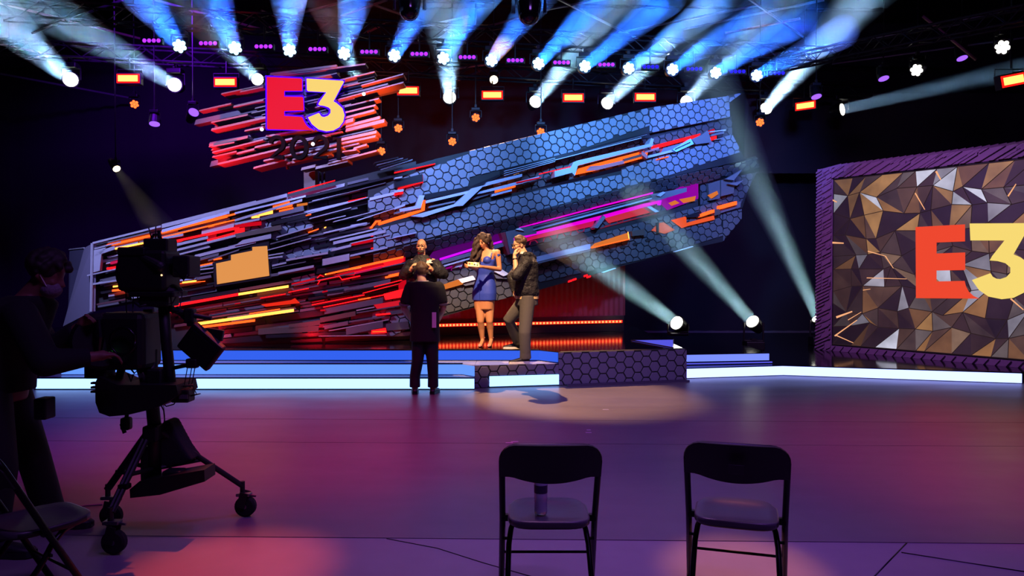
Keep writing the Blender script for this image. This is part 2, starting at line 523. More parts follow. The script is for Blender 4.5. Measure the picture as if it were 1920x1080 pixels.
# right wing of the stage
wing = thing('side_stage', 'low glossy black side stage with a white glowing front edge before the gold screen', 'stage', (5, 12, 0))
r0 = (2.66, 11.26); r1 = (at(1468, 705, 11.6).x, 11.6); r2 = (at(1915, 720, 10.73).x, 10.73)
slab('deck', [r0, r1, r2, (r2[0] + .05, r2[1] + .05), (13.0, 14), (13, 18), (2.6, 18), (2.6, 11.4)], 0, H1 + .005, top, wing)
face_panel('edge_light', r0, r1, 0, H1, glowr, .02, wing)
face_panel('edge_light', r1, r2, 0, H1, glowr, .02, wing)
face_panel('kick_strip', r0, r1, -.0, .012, edge_m, .03, wing, ins=0); face_panel('kick_strip', r1, r2, 0, .012, edge_m, .03, wing, ins=0)
stp = thing('step_block', 'two-tone blue glowing step block behind the tall hexagon block', 'step', (3.6, 12, H1))
q0 = (2.66, 11.72); q1 = (at(1441, 682, 11.95).x, 11.95)
slab('step_body', [q0, q1, (q1[0], 13.2), (2.66, 13.2)], H1 + .006, H2 + .0, top, stp)
face_panel('step_light', q0, q1, H1 + .03, H2, glowr2, .02, stp)
face_panel('step_light', (q0[0], q0[1] - .16), (q1[0], q1[1] - .16), H1 + .006, H1 + .05, glowr3, .01, stp)
stp2 = thing('deck_light_panel', 'flat blue glowing triangle standing in for a lit riser beside the first floor lamp', 'light panel', (2.3, 12, H3))  # flat panel in place of the blue riser at the cut deck corner
tri = [onz(1185, 638, H3 + .012), onz(1262, 637, H3 + .012), onz(1262, 652, H3 + .012)]
MB().prism(tri, [p - V((0, 0, .01)) for p in tri]).build('glow_surface', glowr3, stp2)
tc_ = (tri[0] + tri[1] + tri[2]) / 3
MB().tube([tc_ + (p - tc_) * 1.03 + V((0, 0, .0)) for p in tri + [tri[0]]], .01, 6).build('edge_trim', edge_m, stp2, fix=False)
# ================================================================ THE ANGULAR SET WALL
WD = V((0.952, 0.306, 0)).normalized()
WP = V((-5.37, 11.3, 0))
wall = Pl(WP, V((0.306, -0.952, 0)))
bd = thing('stage_backdrop', 'huge slanting hexagon and plank backdrop with red, orange and magenta light bars', 'backdrop', (0, 13, H3))
bd['kind'] = 'thing'
g_lt = mat('plank_light', (150, 150, 160), .35, .2, var=.1)
g_md = mat('plank_mid', (92, 90, 98), .35, .3, var=.1)
g_dk = mat('plank_dark', (30, 28, 34), .3, .2)
g_br = mat('plank_brown', (70, 58, 52), .5)
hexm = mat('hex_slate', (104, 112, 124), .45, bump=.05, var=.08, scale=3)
hexl = mat('hex_slate_dim', (66, 66, 70), .5, var=.08, scale=3)  # slate darkened in colour because the lower face is less lit
hexd = mat('hex_slate_shaded', (54, 54, 62), .5, var=.08, scale=3)  # slate with shade put into its colour for under and recessed faces
e_red = emi('light_red', (255, 18, 26), 2.2)
e_dred = emi('light_deep_red', (210, 8, 30), .9)
e_or = emi('light_orange', (255, 78, 24), 2.6)
e_yl = emi('light_amber', (255, 140, 55), 4.2)
e_am = emi('light_dull_amber', (226, 120, 48), .9)
e_panel = emi('screen_amber', (226, 148, 78), 1.0)
e_mag = emi('light_magenta', (225, 0, 215), 1.1)
e_vio = emi('light_violet', (190, 10, 255), 1.5)
e_dvi = emi('panel_violet', (82, 0, 100), 1.0)
e_pk = emi('light_pink', (225, 30, 95), .7)
pale = mat('trim_pale', (175, 185, 205), .3, .2)
steel = mat('trim_steel', (120, 120, 130), .3, .4)
mirror_w = mat('trim_white', (225, 225, 225), .35)


def poly(name, pts, o0, o1, m, pl=None, parent=None):
    pl = pl or wall
    f = [pl.hit(x, y, o1) for x, y in pts]; b = [p - pl.n * (o1 - o0) for p in f]
    return MB().prism(f, b).build(name, m, parent or bd)


def bar(name, x0, y0, x1, y1, wpx, o0, o1, m, cut=0, pl=None, parent=None):
    h = wpx / 2
    return poly(name, [(x0, y0 - h), (x1 - cut, y1 - h), (x1, y1 + h), (x0 + cut, y0 + h)], o0, o1, m, pl, parent)


def frame_of(pl, px, py, off=0):
    o = pl.hit(px, py, off); n = pl.n
    e1 = V((-n.y, n.x, 0)).normalized()
    if e1.x < 0: e1 = -e1
    e2 = n.cross(e1)
    if e2.z < 0: e2 = -e2
    return (o, e1, e2)


def to_uv(fr, p):
    d = p - fr[0]; return (d.dot(fr[1]), d.dot(fr[2]))


a, b = wall.hit(816, 298), wall.hit(1366, 180)
TILT = math.atan2(b.z - a.z, (b - a).dot(WD))
hexlist = []
def hexband(pts, pl, off, m, P=.155):
    fr = frame_of(pl, 1000, 400, off)
    rg = [to_uv(fr, pl.hit(x, y, off)) for x, y in pts]
    for h in hexes(fr, rg, P, TILT, .0095): hexlist.append((fr, h, m))


def backing(pts, pl, off, m=None, t=.06):
    f = [pl.hit(x, y, off - .002) for x, y in pts]; b = [p - pl.n * t for p in f]
    MB().prism(f, b).build('backing_panel', m or backm, bd)


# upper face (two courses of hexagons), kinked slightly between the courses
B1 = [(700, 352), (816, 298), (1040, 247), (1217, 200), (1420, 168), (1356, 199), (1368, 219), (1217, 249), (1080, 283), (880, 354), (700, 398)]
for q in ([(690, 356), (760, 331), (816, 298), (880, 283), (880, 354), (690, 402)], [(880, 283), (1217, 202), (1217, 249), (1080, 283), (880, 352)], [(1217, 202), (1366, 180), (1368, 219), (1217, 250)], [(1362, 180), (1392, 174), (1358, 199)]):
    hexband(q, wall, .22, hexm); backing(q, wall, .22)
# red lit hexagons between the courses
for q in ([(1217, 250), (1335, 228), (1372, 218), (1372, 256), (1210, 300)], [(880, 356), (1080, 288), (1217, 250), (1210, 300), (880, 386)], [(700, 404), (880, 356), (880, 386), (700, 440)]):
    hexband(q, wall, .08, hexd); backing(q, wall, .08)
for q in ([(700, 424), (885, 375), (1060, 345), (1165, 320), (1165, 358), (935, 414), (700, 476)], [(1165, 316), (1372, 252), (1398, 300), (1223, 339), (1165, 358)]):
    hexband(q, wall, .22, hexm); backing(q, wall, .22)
# under face: leans back going down, so it sees little of the lamps above; its tile colour adds more shade
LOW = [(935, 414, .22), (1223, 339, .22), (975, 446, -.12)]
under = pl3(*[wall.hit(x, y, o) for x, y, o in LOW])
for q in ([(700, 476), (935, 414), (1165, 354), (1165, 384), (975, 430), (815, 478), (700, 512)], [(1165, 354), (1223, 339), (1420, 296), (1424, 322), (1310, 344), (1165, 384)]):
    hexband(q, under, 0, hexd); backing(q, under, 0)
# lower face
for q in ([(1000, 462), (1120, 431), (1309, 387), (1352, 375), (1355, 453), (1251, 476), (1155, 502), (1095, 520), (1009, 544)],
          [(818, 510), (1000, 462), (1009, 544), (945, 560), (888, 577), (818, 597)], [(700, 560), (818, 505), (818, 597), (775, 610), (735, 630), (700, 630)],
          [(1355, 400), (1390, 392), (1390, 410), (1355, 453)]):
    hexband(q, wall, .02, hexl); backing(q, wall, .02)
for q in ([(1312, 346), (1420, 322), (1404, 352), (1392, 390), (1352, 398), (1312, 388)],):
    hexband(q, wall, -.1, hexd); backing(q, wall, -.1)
# magenta channel back
for q in ([(825, 492), (1000, 445), (1240, 380), (1309, 362), (1309, 388), (1120, 432), (1000, 463), (825, 512)],):
    hexband(q, wall, -.03, hexd); backing(q, wall, -.03)
# hexagon patches among the planks at the left
for q in ([(485, 412), (520, 400), (560, 405), (590, 420), (575, 445), (520, 452), (487, 440)], [(510, 478), (560, 462), (610, 440), (640, 450), (625, 480), (560, 492), (508, 498)], [(440, 425), (485, 412), (487, 432), (450, 432)],
          [(700, 420), (760, 405), (760, 470), (700, 482)], [(700, 372), (760, 352), (760, 400), (700, 410)], [(690, 590), (775, 560), (775, 612), (735, 630), (690, 628)], [(545, 522), (590, 512), (590, 530), (548, 540)]):
    hexband(q, wall, .1, hexm); backing(q, wall, .1)
hexlist.sort(key=lambda t: -abs(sum(t[1][k][0] * t[1][(k + 1) % len(t[1])][1] - t[1][(k + 1) % len(t[1])][0] * t[1][k][1] for k in range(len(t[1])))) / (t[0][0] + t[0][1] * t[1][0][0]).length ** 2)
hh = hexlist[:300]; rest = {}
for fr, h, m in hh:
    mb = MB(); tile_mesh(mb, fr, h, .02); mb.build('hex_tile', m, bd, fix=False)
for fr, h, m in hexlist[300:]:
    tile_mesh(rest.setdefault(m.name, MB()), fr, h, .02)
for k, mb in rest.items():
    o = mb.build('hex_tiles', MATS[k], bd, fix=False); o['kind'] = 'stuff'


def A_(x, y): return (740 + x / 5.647, 260 + y / 5.647)
def B_(x, y): return (1040 + x / 4.908, 180 + y / 4.908)
def C_(x, y): return (1000 + x / 4.5, 360 + y / 4.5)
def D_(x, y): return (440 + x / 6, 340 + y / 6)
def E_(x, y): return (160 + x / 6, 360 + y / 6)
def F_(x, y): return (440 + x / 5.647, 500 + y / 5.647)
def P(fn, *xy): return [fn(xy[i], xy[i + 1]) for i in range(0, len(xy), 2)]
def L(fn, x0, y0, x1, y1, w, m, o0=.2, o1=.32, name=None, cut=0):
    s_ = {A_: 5.647, B_: 4.908, C_: 4.5, D_: 6, E_: 6, F_: 5.647}[fn]
    p, q = fn(x0, y0), fn(x1, y1)
    nm = name or ('light_bar' if m.name.startswith('light') else 'trim_bar')
    return bar(nm, p[0], p[1], q[0], q[1], w / s_, o0, o1, m, cut)


# --- the chrome ribbon between the hexagon courses
T = 'trim_plate'
poly(T, P(A_, 225, 710, 262, 600, 318, 600, 275, 735, 60, 775, 50, 745), .22, .34, pale)
L(A_, 0, 740, 110, 700, 22, pale); L(A_, 0, 790, 60, 775, 20, steel)
L(A_, 330, 670, 800, 560, 28, pale); L(A_, 360, 725, 640, 665, 18, steel, .15, .26)
poly(T, P(A_, 170, 820, 640, 690, 820, 525, 960, 490, 985, 458, 1350, 372, 1350, 400, 930, 510, 720, 710, 650, 715, 300, 832), .22, .38, pale)
poly(T, P(A_, 900, 560, 1530, 395, 1530, 425, 1180, 520, 870, 590), .2, .33, pale)
L(A_, 820, 640, 1060, 560, 26, steel, .15, .27); L(A_, 1030, 600, 1240, 545, 22, pale)
L(A_, 1060, 560, 1280, 500, 24, e_or, .1, .2); L(A_, 1130, 520, 1290, 480, 14, e_or, .12, .22)
L(A_, 1290, 465, 1550, 410, 10, e_dred, .2, .35)
poly(T, P(B_, 0, 690, 150, 655, 170, 612, 205, 595, 870, 440, 888, 388, 912, 395, 900, 462, 215, 640, 185, 735, 160, 705, 0, 748), .22, .4, pale)
L(A_, 1540, 372, 1880, 292, 8, e_red, .3, .36)
poly('trim_plate', P(B_, 0, 560, 600, 400, 865, 342, 892, 385, 700, 395, 0, 600), .2, .36, g_dk)
L(B_, 0, 590, 800, 385, 7, pale, .36, .39); L(B_, 250, 520, 850, 355, 6, steel, .36, .39)
poly('trim_plate', P(A_, 1135, 325, 1920, 133, 1920, 180, 1140, 385), .2, .35, g_dk)
for d in (0, 22, 44): L(A_, 1160, 345 + d, 1700, 205 + d * .8, 6, pale, .35, .37)
poly('trim_plate', P(A_, 300, 592, 820, 500, 1120, 372, 1120, 395, 930, 490, 800, 545, 330, 640), .18, .28, g_dk)
poly('glow_panel', P(B_, 230, 665, 420, 610, 800, 510, 860, 500, 850, 560, 630, 622, 560, 640, 390, 682, 200, 722), .12, .2, e_or)
poly('trim_plate', P(B_, 330, 645, 420, 640, 640, 590, 640, 622, 390, 682, 290, 690), .2, .25, mat('trim_rose', (190, 120, 125), .3, .2))
L(B_, 640, 590, 800, 545, 26, g_br, .2, .27); L(B_, 650, 605, 800, 570, 6, e_or, .27, .29)
poly('glow_bar', P(B_, 910, 455, 1340, 345, 1345, 372, 960, 478, 905, 485), .1, .17, e_red)  # red strip added to light the hexagons around it
L(B_, 800, 520, 850, 560, 40, mat('trim_rose', (190, 120, 125)), .2, .3)
L(B_, 860, 560, 1100, 500, 22, pale); L(B_, 830, 515, 960, 480, 20, mat('trim_rose', (190, 120, 125)), .2, .28)
poly(T, P(B_, 970, 530, 1000, 480, 1180, 430, 1200, 450, 1090, 510), .2, .28, steel)
poly(T, P(B_, 1085, 492, 1252, 392, 1282, 440, 1120, 515), .26, .36, mat('trim_cyan', (150, 215, 240), .25, .1))
L(B_, 1110, 490, 1250, 425, 8, g_dk, .36, .375)
poly(T, P(B_, 1262, 398, 1350, 360, 1400, 320, 1412, 322, 1445, 425, 1300, 445), .22, .33, steel)
L(B_, 1430, 330, 1575, 312, 10, pale); L(B_, 1440, 362, 1560, 335, 18, steel); L(B_, 1470, 402, 1550, 390, 7, steel); L(B_, 1445, 392, 1490, 380, 30, e_red)
poly('glow_bar', P(B_, 1415, 320, 1470, 300, 1475, 335, 1425, 350), .12, .25, e_dred)
for x in (940, 980, 1020): L(B_, x, 585 - (x - 940) * .25, x + 30, 578 - (x - 940) * .25, 8, e_or, .2, .27, 'light_bar')
# left ends of the ribbon
poly('glow_panel', P(A_, 0, 840, 160, 780, 290, 750, 300, 625, 330, 620, 318, 760, 0, 880), .12, .21, e_or)
L(D_, 1620, 480, 1920, 385, 36, e_or, .14, .22); poly('glow_bar', P(D_, 1525, 525, 1590, 440, 1650, 435, 1640, 455, 1600, 460, 1545, 530), .14, .24, e_or)
L(A_, 0, 500, 300, 395, 0.1, g_dk)
poly('trim_plate', P(A_, 0, 440, 295, 372, 300, 455, 0, 520), .22, .34, g_dk); L(A_, 40, 530, 300, 455, 14, e_red, .24, .3); L(A_, 298, 400, 302, 455, 40, e_dred, .24, .3)
L(A_, 0, 360, 430, 265, 9, e_red, .24, .3); L(A_, 0, 590, 90, 572, 20, e_red, .24, .3); L(A_, 0, 560, 95, 545, 26, pale)
L(A_, 0, 1045, 230, 995, 12, pale); L(A_, 0, 420, 80, 405, 14, pale, .3, .4)
poly('trim_plate', P(A_, 435, 215, 435, 262, 0, 350, 0, 335), .22, .3, g_dk)
for k in range(4): L(A_, -150 - 20 * k, 330 - 25 * k, 190 - 50 * k, 222 - 8 * k, 12, g_dk if k % 2 else g_md, .2, .3 + .03 * k)
# --- magenta channel
L(C_, -110, 300, 0, 272, 9, e_mag, .0, .12); L(C_, 0, 272, 500, 140, 12, e_mag, .0, .12); L(C_, 500, 138, 1010, 8, 14, e_mag, .0, .12)
poly(T, P(C_, -200, 345, -110, 300, 0, 285, 1060, 15, 1060, 50, 0, 330, -200, 380), .0, .2, steel)
L(C_, 0, 322, 1000, 55, 8, pale, .2, .24); L(C_, 0, 300, 1000, 36, 6, g_dk, .2, .215)
poly(T, P(B_, 885, 905, 1215, 842, 1215, 880, 940, 965, 905, 955), .02, .2, steel); poly(T, P(B_, 940, 915, 1000, 880, 1020, 888, 975, 925), .2, .24, pale)
poly('light_bar', P(C_, -200, 400, 0, 343, 590, 195, 960, 92, 1060, 72, 1060, 95, 600, 222, 0, 368, -200, 425), -.02, .1, e_mag)
poly('glow_panel', P(C_, 600, 215, 955, 128, 1000, 170, 640, 262), -.03, .02, emi('light_coral', (215, 50, 70), .8))
poly('glow_panel', P(C_, -150, 420, 0, 372, 520, 235, 500, 290, 0, 400, -150, 450), -.03, .015, e_pk)  # glowing sheets stand in for hexagons lit pink by the magenta bars
poly('glow_panel', P(C_, -100, 432, 520, 285, 520, 312, -100, 462), -.03, -.015, emi('lit_hex_pink', (170, 20, 80), .7))
poly('glow_panel', P(C_, 640, 262, 1040, 175, 1050, 180, 560, 312), -.03, -.015, emi('lit_hex_rose', (150, 40, 75), .6))
poly(T, P(C_, 510, 302, 590, 195, 612, 215, 545, 305), .0, .16, steel); poly(T, P(C_, 955, 125, 990, 120, 1062, 165, 1030, 172), .0, .18, pale)
poly('glow_panel', P(B_, 950, 965, 1150, 835, 1215, 842, 1215, 880, 1210, 800, 1322, 788, 1322, 945, 1040, 1050), -.02, .01, emi('panel_purple', (150, 0, 165), .9))
poly('glow_panel', P(B_, 1050, 985, 1110, 960, 1150, 985, 1080, 1010), .01, .03, e_am); poly('glow_panel', P(B_, 1150, 950, 1300, 920, 1290, 965, 1190, 985), .01, .03, e_am)
L(B_, 958, 960, 958, 1000, 1, e_mag, .02, .05)
poly('glow_bar', P(B_, 945, 962, 985, 960, 975, 1005, 955, 1005), .01, .05, e_vio)
poly('trim_plate', [(1328, 345), (1350, 338), (1350, 372), (1330, 376)], -.08, .0, g_md); poly('trim_plate', [(1352, 338), (1378, 330), (1376, 362), (1352, 368)], -.08, .02, g_md); poly('trim_plate', [(1360, 336), (1392, 318), (1376, 338)], .02, .1, steel); poly('trim_plate', [(1366, 345), (1394, 338), (1382, 348)], .02, .1, steel); poly('glow_panel', [(1328, 366), (1345, 358), (1347, 364), (1335, 372)], -.0, .03, e_am)
# purple panel left of the women's hair and violet line
poly('glow_panel', [(800, 490), (812, 472), (888, 449), (941, 436), (944, 452), (888, 470), (826, 487)], -.02, .03, e_dvi)
bar('light_bar', 826, 486, 888, 467, 4, .03, .1, e_vio); bar('light_bar', 888, 467, 944, 452, 3.5, .03, .1, e_vio)
bar('trim_bar', 828, 492, 950, 457, 7, .03, .14, steel); bar('trim_bar', 828, 500, 905, 478, 3, .03, .16, pale)
poly('glow_panel', [(820, 507), (868, 492), (868, 502), (828, 512)], .0, .03, emi('panel_magenta', (150, 0, 130), .8))
poly(T, [(852, 502), (862, 488), (872, 484), (866, 500)], .03, .1, pale); poly(T, [(846, 504), (858, 488), (866, 488), (856, 503)], .03, .08, mat('trim_rose', (190, 120, 125)))
poly(T, [(939, 437), (948, 435), (957, 476), (952, 478)], .0, .2, mat('trim_maroon', (130, 40, 52), .4)); poly(T, [(948, 435), (960, 432), (968, 474), (957, 476)], .0, .24, steel)
poly(T, [(958, 432), (1006, 428), (1006, 438), (962, 446)], .0, .22, steel); poly(T, [(967, 430), (975, 427), (983, 433)], .22, .26, mirror_w)
# --- lower face channels
bar('trim_bar', 1005, 487, 1107, 462, 9, .03, .2, pale); bar('trim_bar', 1005, 494, 1107, 469, 3, .03, .24, steel)
poly('light_bar', P(C_, 490, 467, 530, 432, 800, 345, 812, 400, 500, 476), .02, .1, e_am); L(C_, 500, 470, 812, 398, 8, e_or, .1, .16); L(C_, 802, 340, 812, 400, 8, e_yl, .1, .13)
poly('trim_plate', P(C_, 830, 330, 940, 310, 942, 362, 836, 372), .03, .12, g_br)
poly('glow_panel', P(C_, 1000, 325, 1060, 262, 1100, 255, 1195, 320, 1110, 352), .02, .06, emi('light_ember', (205, 75, 45), .8))
poly('glow_panel', P(C_, 1168, 237, 1292, 205, 1292, 262, 1400, 232, 1525, 198, 1530, 232, 1300, 288, 1262, 302), .02, .08, emi('light_ember_hot', (235, 85, 40), 1.0))
L(C_, 1415, 198, 1528, 160, 26, e_or, .04, .14); L(C_, 1578, 130, 1718, 92, 30, e_or, .04, .16); poly('trim_plate', P(C_, 1580, 155, 1752, 78, 1748, 128, 1582, 178), .03, .1, g_md)
poly('trim_plate', P(C_, 1420, 180, 1400, 210, 1290, 215, 1290, 200, 1400, 165), .03, .1, g_dk); poly('trim_plate', P(C_, 1530, 150, 1578, 140, 1580, 185, 1530, 200), .03, .12, g_br)
poly('trim_plate', P(C_, 1040, 260, 1060, 255, 1060, 345, 1045, 345), .06, .1, g_dk)
poly(T, [(860, 524), (887, 517), (892, 524), (866, 531)], .03, .12, mirror_w); poly(T, [(862, 528), (900, 524), (900, 531), (872, 536)], .03, .09, steel)
poly(T, [(928, 510), (938, 503), (955, 514), (944, 518)], .03, .14, mirror_w); poly(T, [(926, 514), (946, 519), (952, 523), (930, 522)], .03, .1, steel)
poly('light_bar', [(820, 538), (860, 524), (868, 533), (822, 546)], .02, .09, e_am); poly('glow_bar', [(856, 526), (862, 524), (869, 531), (866, 534)], .09, .11, e_am)
for (x0, y0, x1, y1) in ((1131, 511, 1155, 503), (1266, 472, 1300, 462)): bar('trim_bar', x0, y0, x1, y1, 1.6, .02, .1, mirror_w)  # thin white bars stand in for light catching the edges
for x, y in ((1067, 528), (1096, 518), (1075, 525), (1102, 520)): bar('light_bar', x, y, x + 6, y - 2, 3, .0, .06, e_red)
# small dark notches in the lower face
for x, y in ((1015, 503), (1030, 500), (1053, 494), (1122, 476), (1146, 469), (1168, 462), (1191, 456), (1215, 449)):
    poly('notch_plate', [(x - 5, y + 1), (x, y - 2), (x + 5, y - 1), (x + 4, y + 3), (x - 3, y + 4)], .02, .06, backm)

# --- left: the fan of planks. yl is a height on the left edge, lines drop less and less towards the stage
def drop(yl):
    for (a0, d0), (a1, d1) in (((440, 150), (500, 132)), ((500, 132), (580, 106)), ((580, 106), (640, 88)), ((640, 88), (665, 45)), ((665, 45), (700, 0))):
        if yl <= a1: return d0 + (d1 - d0) * (yl - a0) / (a1 - a0)
    return 0
def fan(x, yl): return (x, yl - drop(yl) * (x - 175) / 595)
def contact(x):
    p = wall.hit(x, 600); q = V((p.x, p.y, H3 + .01)); return proj(q)[1]
def plank(x0, x1, yl, wl, o0, o1, m, name='plank', cut=0, parent=None):
    pts = [fan(x0, yl), fan(x1 - cut, yl), fan(x1, yl + wl), fan(x0 + cut * .5, yl + wl)]
    pts = [(x, min(y, contact(x) - .5)) for x, y in pts]
    if pts[2][1] - pts[1][1] < 1 and pts[3][1] - pts[0][1] < 1: return
    return poly(name, pts, o0, o1, m, None, parent)

LB = [(172, 457), (300, 424), (480, 378), (540, 362), (640, 338), (780, 300), (780, 632), (735, 636), (600, 642), (440, 648), (300, 652), (286, 600), (262, 571), (172, 584)]
for q in ([(172, 457), (300, 424), (480, 378), (480, 528), (300, 560), (172, 584)], [(480, 378), (640, 338), (780, 302), (780, 636), (600, 642), (480, 646)], [(286, 560), (480, 526), (480, 646), (300, 652)]):
    backing(q, wall, .0, backm, .3)
rnd = random.Random(7)
def inband(x, y):
    # upper/lower limits of the plank field at x
    xs = [(172, 457, 584), (262, 434, 571), (300, 424, 652), (480, 378, 647), (640, 338, 641), (775, 302, 633)]
    for (xa, ta, ba), (xb, tb_, bb) in zip(xs, xs[1:]):
        if xa <= x <= xb:
            t = (x - xa) / (xb - xa); return ta + (tb_ - ta) * t <= y <= ba + (bb - ba) * t
    return False
holes = [(398, 458, 512, 538), (508, 455, 545, 505), (690, 345, 760, 480)]
yl = 458.0
nfill = 0
while yl < 690:
    wl = rnd.choice([3.2, 4, 5, 6.5, 9])
    x = 176 + rnd.uniform(0, 30)
    while x < 768:
        ln = rnd.choice([40, 60, 90, 130, 180])
        x1 = min(768, x + ln); mx = (x + x1) / 2; my = fan(mx, yl)[1]
        ok = all(inband(*fan(q, yl + wl / 2)) for q in (x, x1)) and not (390 < mx < 505 and 455 < my < 540) and not any(h[0] < mx < h[2] and h[1] < my < h[3] for h in holes[1:])
        hexzone = (mx > 690 and my < 500 and rnd.random() < .8)
        if ok and not hexzone and nfill < 226:
            lower = my > 540 - (mx - 400) * .12
            if lower: m = rnd.choice([g_dk, g_md, g_md, mat('plank_red_lit', (74, 44, 50), .4)])  # maroon puts the red bars' light on grey planks into the colour
            elif mx < 400: m = rnd.choice([g_lt, g_lt, g_md, g_dk])
            elif mx < 600: m = rnd.choice([g_lt, g_md, g_dk, g_dk])
            else: m = rnd.choice([g_lt, g_dk, g_dk, g_md])
            plank(x, x1, yl, wl * rnd.uniform(.75, .98), .0, rnd.uniform(.05, .2) if not lower else rnd.uniform(.04, .16), m, cut=rnd.uniform(-2, 4)); nfill += 1
        x = x1 + rnd.uniform(0, 9)
    yl += wl + rnd.uniform(.1, 1.0)
# named planks and light bars traced from the set
G = .22
for (x0, y0, x1, y1, w_, m) in ((80, 575, 850, 385, 22, g_lt), (860, 385, 1920, 118, 46, g_lt), (250, 568, 720, 455, 16, g_md), (860, 440, 1620, 225, 34, pale), (100, 640, 400, 560, 14, g_lt), (110, 700, 330, 625, 40, g_lt),
        (870, 520, 1100, 480, 26, g_lt), (1000, 600, 1380, 510, 30, g_lt), (1000, 660, 1690, 490, 26, g_lt), (1000, 715, 1400, 615, 18, g_lt), (1230, 725, 1920, 555, 34, g_lt), (1230, 770, 1500, 700, 30, g_md), (1380, 770, 1730, 650, 16, g_md),
        (20, 940, 420, 850, 14, g_lt), (1240, 880, 1440, 855, 16, g_lt), (1250, 930, 1440, 900, 14, g_md), (820, 1030, 1240, 970, 18, pale), (60, 1040, 380, 990, 20, g_lt), (190, 1000, 370, 970, 24, g_md)):
    L(E_, x0, y0, x1, y1, w_, m, .05, G, 'plank')
poly('plank', P(E_, 95, 655, 232, 622, 180, 705, 160, 885, 90, 905), .05, G, g_lt)
for (x0, y0, x1, y1, w_, m) in ((240, 600, 720, 490, 20, e_or), (320, 640, 720, 560, 18, e_yl), (850, 455, 1690, 245, 20, e_or), (850, 515, 1580, 335, 16, e_or), (980, 560, 1730, 395, 24, e_red), (1370, 545, 1790, 430, 18, e_red), (280, 800, 430, 762, 26, e_pk), (240, 862, 420, 835, 22, e_red),
        (310, 1065, 520, 1040, 18, e_yl), (1240, 840, 1450, 795, 18, e_or), (1090, 1020, 1240, 1000, 18, e_yl), (1440, 760, 1530, 745, 14, e_or), (1310, 400, 1900, 260, 10, e_or), (850, 1050, 1340, 1005, 8, e_or), (300, 1110, 610, 1080, 24, e_or)):
    L(E_, x0, y0, x1, y1, w_, m, .04, .19)
for (x0, y0, x1, y1, w_, m) in ((0, 305, 590, 155, 40, g_lt), (0, 360, 800, 165, 20, pale), (0, 440, 760, 210, 26, g_lt), (0, 480, 280, 425, 24, g_lt), (1000, 582, 1310, 510, 18, g_lt), (1310, 505, 1490, 475, 30, g_lt), (1070, 660, 1600, 535, 18, g_lt), (1110, 695, 1700, 560, 34, g_lt), (1090, 775, 1310, 722, 28, g_lt), (990, 912, 1290, 850, 74, g_lt),
        (1300, 838, 1720, 742, 22, g_lt), (580, 888, 1050, 805, 22, g_lt), (420, 950, 580, 915, 20, g_lt), (490, 1035, 890, 955, 28, g_lt), (420, 980, 800, 905, 10, g_md), (380, 835, 550, 805, 14, g_lt), (380, 865, 540, 845, 18, g_lt), (370, 775, 860, 640, 12, g_lt), (400, 705, 830, 590, 12, g_md), (470, 630, 870, 510, 14, g_lt),
        (830, 240, 1700, 15, 8, g_md), (820, 365, 1500, 180, 10, g_lt), (840, 420, 1310, 295, 9, g_lt), (1020, 440, 1250, 385, 9, g_lt), (1110, 455, 1680, 310, 9, g_lt), (1380, 440, 1900, 270, 9, pale), (1520, 200, 1890, 112, 32, pale), (1180, 560, 1520, 470, 10, g_md), (1300, 700, 1740, 600, 10, g_lt), (1710, 655, 1920, 610, 8, g_lt)):
    L(D_, x0, y0, x1, y1, w_, m, .1, .26, 'plank')
poly('plank', P(D_, 0, 590, 520, 490, 530, 540, 20, 640), .1, .26, g_br); poly('plank', P(D_, 90, 660, 410, 590, 410, 640, 0, 725), .1, .24, g_lt)
for (x0, y0, x1, y1, w_, m) in ((270, 375, 430, 345, 36, e_yl), (190, 405, 280, 395, 24, e_yl), (430, 310, 650, 265, 26, e_or), (500, 335, 660, 300, 20, e_or), (430, 285, 620, 232, 14, e_or), (600, 132, 1130, -12, 8, e_red), (1600, 205, 1890, 135, 12, e_red), (1530, 165, 1920, 62, 10, e_red), (1280, 225, 1480, 180, 10, e_red),
        (0, 500, 300, 470, 40, e_dred), (0, 550, 110, 535, 30, e_red), (1320, 710, 1600, 655, 26, e_dred), (1540, 612, 1610, 600, 16, e_red), (1540, 755, 1640, 730, 14, e_red), (830, 575, 945, 535, 12, e_or), (1010, 520, 1030, 515, 12, e_yl), (800, 385, 860, 372, 10, e_or), (700, 268, 820, 250, 24, e_am), (1470, 835, 1920, 735, 10, g_br)):
    L(D_, x0, y0, x1, y1, w_, m, .12, .2)
poly('light_bar', P(D_, 1030, 1038, 1600, 905, 1900, 840, 1900, 862, 1600, 930, 1030, 1055), .12, .24, e_or)
poly('glow_panel', P(D_, 1100, 1060, 1600, 925, 1920, 850, 1920, 900, 1350, 1040, 1350, 1060), .05, .14, e_dred); L(D_, 1350, 1030, 1880, 905, 22, e_red, .1, .2)
L(D_, 1740, 1065, 1860, 1040, 26, e_or, .1, .2)
# the amber screen
fr_ = poly('screen_frame', [(398, 492), (428, 485), (428, 476), (470, 467), (470, 459), (504, 456), (509, 521), (402, 538)], .0, .2, g_dk)
poly('amber_screen', [(405, 494), (433, 488), (433, 478), (473, 470), (473, 463), (501, 461), (505, 517), (407, 533)], .2, .215, e_panel)
